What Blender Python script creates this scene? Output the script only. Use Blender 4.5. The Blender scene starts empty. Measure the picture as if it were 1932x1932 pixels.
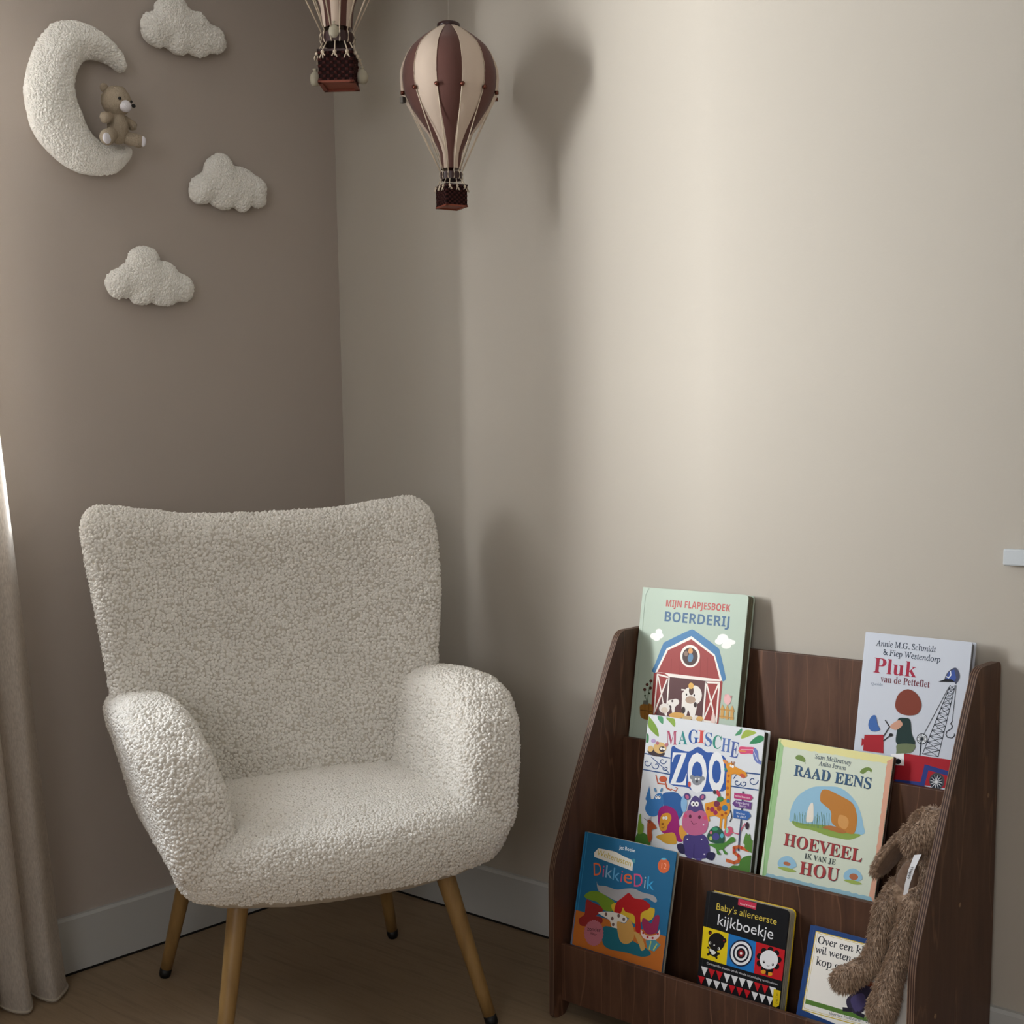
import bpy, bmesh, math, random
import numpy as np
from mathutils import Vector, Matrix
S = bpy.context.scene
COL = S.collection
R = math.radians
random.seed(5)

# ------------------------------------------------------------------ camera
F, PPY = 2469.0, 1139.4
YAW, PIT, ROL = -.7255, .1205, -.013
CAM = Vector((2.4783, -2.1724, 1.10))
cyw, syw = math.cos(YAW), math.sin(YAW)
fwd = Vector((syw * math.cos(PIT), cyw * math.cos(PIT), -math.sin(PIT)))
rx = Vector((cyw, -syw, 0))
up = rx.cross(fwd)
cr, sr = math.cos(ROL), math.sin(ROL)
X = rx * cr + up * sr
U = up * cr - rx * sr
cd = bpy.data.cameras.new('camera')
cd.sensor_width = 36; cd.sensor_fit = 'HORIZONTAL'
cd.lens = F / 1932 * 36
cd.shift_y = (PPY - 966) / 1932
cd.clip_start = .02
cam = bpy.data.objects.new('camera', cd)
COL.objects.link(cam)
M = Matrix((X, U, -fwd)).transposed().to_4x4(); M.translation = CAM
cam.matrix_world = M
S.camera = cam

# ------------------------------------------------------------------ light
S.view_settings.view_transform = 'Standard'
S.view_settings.look = 'None'
S.view_settings.exposure = 0.31
S.view_settings.gamma = 1.0
S.view_settings.use_curve_mapping = False
S.cycles.max_bounces = 10
S.cycles.diffuse_bounces = 6
S.cycles.use_denoising = True
S.cycles.sample_clamp_indirect = 6.0
w = bpy.data.worlds.new('sky'); S.world = w; w.use_nodes = True
bg = w.node_tree.nodes['Background']
bg.inputs[0].default_value = (.72, .84, 1, 1); bg.inputs[1].default_value = .9
def area(name, loc, aim, sx, sy, power, col):
    l = bpy.data.lights.new(name, 'AREA'); l.shape = 'RECTANGLE'; l.size = sx; l.size_y = sy
    l.energy = power; l.color = col
    o = bpy.data.objects.new(name, l); COL.objects.link(o); o.location = loc
    o.rotation_euler = (Vector(aim) - Vector(loc)).to_track_quat('-Z', 'Y').to_euler()
    return o
# bright patch of overcast sky seen through the window
area('daylight', (-1.52, -3.75, 1.5), (.6, 0, 1.3), .7, 1.4, 290, (1, .992, .975))
# the rest of the sky filling the window opening
area('skylight', (-.34, -1.56, 1.58), (2, -1.5, 1.2), 1.05, 1.15, 62, (.90, .95, 1))
# added fill lamp behind the camera
area('room_fill', (2.6, -4.1, 1.6), (1.2, 0, 1.2), 1.8, 1.3, 28, (1, .975, .97))

# ------------------------------------------------------------------ helpers
def srgb(h):
    r = []
    for i in (0, 2, 4):
        c = int(h[i:i + 2], 16) / 255
        r.append(c / 12.92 if c <= .04045 else ((c + .055) / 1.055) ** 2.4)
    return (r[0], r[1], r[2], 1)
class Mat:
    def __init__(s, name, col=(.5, .5, .5, 1), rough=.6, spec=.4, **k):
        s.m = bpy.data.materials.new(name); s.m.use_nodes = True
        s.t = s.m.node_tree; s.b = s.t.nodes['Principled BSDF']
        if isinstance(col, str): col = srgb(col)
        s.b.inputs['Base Color'].default_value = col
        s.b.inputs['Roughness'].default_value = rough
        s.b.inputs['Specular IOR Level'].default_value = spec
        for a, v in k.items(): s.b.inputs[a].default_value = v
    def n(s, typ, **k):
        nd = s.t.nodes.new(typ)
        for a, v in k.items():
            if a.startswith('i_'):
                a = a[2:].replace('_', ' ')
                nd.inputs[a].default_value = v
            else: setattr(nd, a, v)
        return nd
    def l(s, a, b): s.t.links.new(a, b)
    def coord(s, scale=(1, 1, 1), kind='Object'):
        tc = s.n('ShaderNodeTexCoord'); mp = s.n('ShaderNodeMapping'); mp.inputs['Scale'].default_value = scale
        s.l(tc.outputs[kind], mp.inputs[0]); return mp.outputs[0]
    def ramp(s, fac, stops):
        r = s.n('ShaderNodeValToRGB'); e = r.color_ramp.elements
        while len(e) < len(stops): e.new(.5)
        for x, (p, c) in zip(e, stops):
            x.position = p; x.color = srgb(c) if isinstance(c, str) else c
        s.l(fac, r.inputs[0]); return r.outputs[0]
    def bump(s, fac, strength=.3, dist=.002, prev=None):
        b = s.n('ShaderNodeBump'); b.inputs['Strength'].default_value = strength; b.inputs['Distance'].default_value = dist
        s.l(fac, b.inputs['Height'])
        if prev: s.l(prev, b.inputs['Normal'])
        s.l(b.outputs[0], s.b.inputs['Normal']); return b.outputs[0]
def tag(o, label=None, cat=None, group=None, kind=None):
    if label: o['label'] = label
    if cat: o['category'] = cat
    if group: o['group'] = group
    if kind: o['kind'] = kind
    return o
def empty(name, loc=(0, 0, 0), rz=0, parent=None):
    o = bpy.data.objects.new(name, None); COL.objects.link(o); o.location = loc; o.rotation_euler.z = rz
    o.empty_display_size = .05
    if parent: o.parent = parent
    return o
def link(name, me, mats, parent=None, smooth=False, loc=None, rot=None):
    if not isinstance(mats, (list, tuple)): mats = [mats]
    for m in mats:
        m = m.m if isinstance(m, Mat) else m
        me.materials.append(m)
    if smooth:
        me.polygons.foreach_set('use_smooth', [True] * len(me.polygons))
    o = bpy.data.objects.new(name, me); COL.objects.link(o)
    if parent: o.parent = parent
    if loc is not None: o.location = loc
    if rot is not None: o.rotation_euler = rot
    return o
def pyd(name, v, f, mats, parent=None, smooth=False, mi=None, **k):
    me = bpy.data.meshes.new(name); me.from_pydata([tuple(map(float, p)) for p in v], [], f); 
    if mi is not None: me.polygons.foreach_set('material_index', mi)
    me.update()
    return link(name, me, mats, parent, smooth, **k)
class MB:
    """collects shapes of one object"""
    def __init__(s): s.v = []; s.f = []; s.mi = []
    def add(s, v, f, mi=0):
        n = len(s.v); s.v += [tuple(p) for p in v]; s.f += [tuple(i + n for i in q) for q in f]; s.mi += [mi] * len(f)
    def box(s, a, b, bev=0, mi=0):
        bm = bmesh.new(); bmesh.ops.create_cube(bm, size=1)
        for v in bm.verts: v.co = Vector([(a[i] + b[i]) / 2 + v.co[i] * (b[i] - a[i]) for i in range(3)])
        if bev: bmesh.ops.bevel(bm, geom=list(bm.edges), offset=bev, segments=2, affect='EDGES', profile=.5)
        bm.verts.index_update(); s.add([v.co[:] for v in bm.verts], [[v.index for v in f.verts] for f in bm.faces], mi); bm.free()
    def tube(s, pts, r, n=8, mi=0, cap=True):
        pts = [Vector(p) for p in pts]; N = len(pts)
        rr = r if isinstance(r, (list, tuple)) else [r] * N
        v = []; ref = None
        for i, p in enumerate(pts):
            t = (pts[min(i + 1, N - 1)] - pts[max(i - 1, 0)]).normalized()
            if ref is None: ref = Vector((0, 0, 1)) if abs(t.z) < .9 else Vector((1, 0, 0))
            a = t.cross(ref).normalized(); b = t.cross(a); ref = -b if False else ref
            for k in range(n):
                an = 2 * math.pi * k / n; v.append(p + (a * math.cos(an) + b * math.sin(an)) * rr[i])
        f = [(i * n + k, i * n + (k + 1) % n, (i + 1) * n + (k + 1) % n, (i + 1) * n + k) for i in range(N - 1) for k in range(n)]
        if cap: f += [tuple(range(n))[::-1], tuple((N - 1) * n + k for k in range(n))]
        s.add(v, f, mi)
    def lathe(s, prof, n=32, a0=0, a1=2 * math.pi, mi=0, c=(0, 0)):
        full = abs(a1 - a0 - 2 * math.pi) < 1e-6; m = n if full else n + 1
        v = [(c[0] + r * math.cos(a0 + (a1 - a0) * k / n), c[1] + r * math.sin(a0 + (a1 - a0) * k / n), z) for r, z in prof for k in range(m)]
        f = [(i * m + k, i * m + (k + 1) % m, (i + 1) * m + (k + 1) % m, (i + 1) * m + k) for i in range(len(prof) - 1) for k in range(n)]
        s.add(v, f, mi)
    def ball(s, c, r, seg=12, mi=0, sc=(1, 1, 1), rot=None):
        bm = bmesh.new(); bmesh.ops.create_uvsphere(bm, u_segments=seg, v_segments=max(6, seg * 2 // 3), radius=r)
        for v in bm.verts:
            q = Vector([v.co[i] * sc[i] for i in range(3)])
            if rot: q = rot @ q
            v.co = q + Vector(c)
        bm.verts.index_update(); s.add([v.co[:] for v in bm.verts], [[v.index for v in f.verts] for f in bm.faces], mi); bm.free()
    def prism(s, poly, axis, a, b, mi=0, bev=0):
        """poly = 2D outline in the two other axes, extruded along axis from a to b"""
        def mk(p, h):
            q = list(p); q.insert(axis, h); return q
        n = len(poly); bm = bmesh.new()
        A = [bm.verts.new(mk(p, a)) for p in poly]; B = [bm.verts.new(mk(p, b)) for p in poly]
        fa = bm.faces.new(A); fb = bm.faces.new(B[::-1])
        for i in range(n): bm.faces.new((A[i], B[i], B[(i + 1) % n], A[(i + 1) % n])[::-1])
        bmesh.ops.recalc_face_normals(bm, faces=bm.faces)
        if bev:
            es = [e for e in bm.edges if (fa in e.link_faces) or (fb in e.link_faces)]
            bmesh.ops.bevel(bm, geom=es, offset=bev, segments=3 if bev < .02 else 6, affect='EDGES', profile=.5)
        bm.verts.index_update(); s.add([v.co[:] for v in bm.verts], [[v.index for v in f.verts] for f in bm.faces], mi); bm.free()
    def build(s, name, mats, parent=None, smooth=False, **k):
        return pyd(name, s.v, s.f, mats, parent, smooth, s.mi, **k)
def evalmesh(mb, mods):
    me = bpy.data.meshes.new('tmp'); me.from_pydata([tuple(p) for p in mb.v], [], mb.f); me.update()
    o = bpy.data.objects.new('tmp', me); COL.objects.link(o)
    for t, k in mods:
        m = o.modifiers.new(t, t)
        for a, v in k.items(): setattr(m, a, v)
    dg = bpy.context.evaluated_depsgraph_get(); dg.update()
    out = bpy.data.meshes.new_from_object(o.evaluated_get(dg))
    bpy.data.objects.remove(o); bpy.data.meshes.remove(me)
    return out
def getco(me):
    a = np.empty(len(me.vertices) * 3, np.float32); me.vertices.foreach_get('co', a); return a.reshape(-1, 3).astype(float)
def setco(me, a): me.vertices.foreach_set('co', a.astype(np.float32).ravel()); me.update()
def getno(me):
    a = np.empty(len(me.vertices) * 3, np.float32); me.vertices.foreach_get('normal', a); return a.reshape(-1, 3).astype(float)
def hash3(i, j, k, s):
    n = (i * 73856093) ^ (j * 19349663) ^ (k * 83492791) ^ (s * 2654435761 % 2147483647)
    n = (n ^ (n >> 13)) * 1274126177 & 0x7fffffff
    n = (n ^ (n >> 16)) & 0xffff
    return n / 65535.0
def vnoise(p, s=0):
    i = np.floor(p).astype(np.int64); f = p - i; f = f * f * (3 - 2 * f); r = 0
    for a in (0, 1):
        for b in (0, 1):
            for c in (0, 1):
                wgt = (f[:, 0] if a else 1 - f[:, 0]) * (f[:, 1] if b else 1 - f[:, 1]) * (f[:, 2] if c else 1 - f[:, 2])
                r = r + wgt * hash3(i[:, 0] + a, i[:, 1] + b, i[:, 2] + c, s)
    return r
def worley(p):
    i = np.floor(p).astype(np.int64); d = np.full(len(p), 9.0)
    for a in (-1, 0, 1):
        for b in (-1, 0, 1):
            for c in (-1, 0, 1):
                ci = i + (a, b, c)
                q = np.stack([ci[:, t] + hash3(ci[:, 0], ci[:, 1], ci[:, 2], t + 1) for t in range(3)], 1)
                d = np.minimum(d, ((q - p) ** 2).sum(1))
    return np.sqrt(d)
def curls(me, sp=.0056, r0=.0037, seed=1, keep=None, flat=None, lump=.0022, high=1.0):
    """covers a padded shape with the little curls of a teddy pile, as real geometry"""
    p = getco(me); n = getno(me)
    setco(me, p + n * ((vnoise(p * 35, 9) - .5) * lump + (vnoise(p * 80, 5) - .5) * .0014)[:, None])
    rng = np.random.default_rng(seed)
    me.calc_loop_triangles()
    tri = np.empty(len(me.loop_triangles) * 3, np.int32); me.loop_triangles.foreach_get('vertices', tri); tri = tri.reshape(-1, 3)
    P = getco(me); NV = getno(me); A, B, C_ = P[tri[:, 0]], P[tri[:, 1]], P[tri[:, 2]]
    ar = np.linalg.norm(np.cross(B - A, C_ - A), axis=1) / 2
    n0 = int(ar.sum() / sp ** 2 * 5)
    idx = rng.choice(len(tri), n0, p=ar / ar.sum()); u = rng.random((n0, 2)); fl = u.sum(1) > 1; u[fl] = 1 - u[fl]
    pos = A[idx] + (B - A)[idx] * u[:, :1] + (C_ - A)[idx] * u[:, 1:]; N = NV[tri[idx, 0]]
    if keep is not None: kp = keep(pos, N); pos, N = pos[kp], N[kp]
    for off in (0, .5):
        c = np.floor(pos / (sp * (1.0 if off == 0 else .78)) + off).astype(np.int64)
        _, fi = np.unique(c[:, 0] * 73856093 + c[:, 1] * 19349663 + c[:, 2] * 83492791, return_index=True)
        pos, N = pos[fi], N[fi]
    m = len(pos); N = N + rng.normal(0, .16, (m, 3)); N /= np.linalg.norm(N, axis=1)[:, None]
    T = np.cross(N, rng.normal(0, 1, (m, 3))); T /= np.linalg.norm(T, axis=1)[:, None]; Bt = np.cross(N, T)
    r = r0 * rng.uniform(.72, 1.2, (m, 1)); el = rng.uniform(1, 1.55, (m, 1)); hh = r * rng.uniform(.95, 1.4, (m, 1)) * high
    if flat is not None: hh = hh * flat(pos, N)[:, None]
    V = []
    K = 6
    for k in range(K):
        a = 2 * math.pi * k / K; V.append(pos + (T * math.cos(a) * el + Bt * math.sin(a)) * r - N * r * .5)
    for k in range(K):
        a = 2 * math.pi * (k + .5) / K; V.append(pos + (T * math.cos(a) * el + Bt * math.sin(a)) * r * .78 + N * hh * .55)
    V.append(pos + N * hh)
    V = np.stack(V, 1).reshape(-1, 3); st_ = 2 * K + 1; o = np.arange(m)[:, None] * st_ + len(P)
    F3 = []
    for k in range(K):
        k2 = (k + 1) % K; F3 += [[k, k2, K + k], [k2, K + k2, K + k], [K + k, K + k2, 2 * K]]
    F3 = (o[:, None, :] + np.array(F3)[None]).reshape(-1, 3)
    old = np.array([l for q in me.polygons for l in q.vertices], np.int32); cnt = np.array([q.loop_total for q in me.polygons], np.int32)
    m2 = bpy.data.meshes.new(me.name); m2.vertices.add(len(P) + len(V)); m2.vertices.foreach_set('co', np.concatenate([P, V]).astype(np.float32).ravel())
    tot = np.concatenate([cnt, np.full(len(F3), 3, np.int32)]); m2.loops.add(int(tot.sum())); m2.polygons.add(len(tot))
    m2.loops.foreach_set('vertex_index', np.concatenate([old, F3.ravel().astype(np.int32)]))
    m2.polygons.foreach_set('loop_start', np.concatenate([[0], np.cumsum(tot)[:-1]]).astype(np.int32))
    m2.polygons.foreach_set('material_index', np.concatenate([np.full(len(cnt), 1, np.int32), np.zeros(len(F3), np.int32)]))
    m2.update(calc_edges=True); m2.validate()
    bpy.data.meshes.remove(me); return m2
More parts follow.
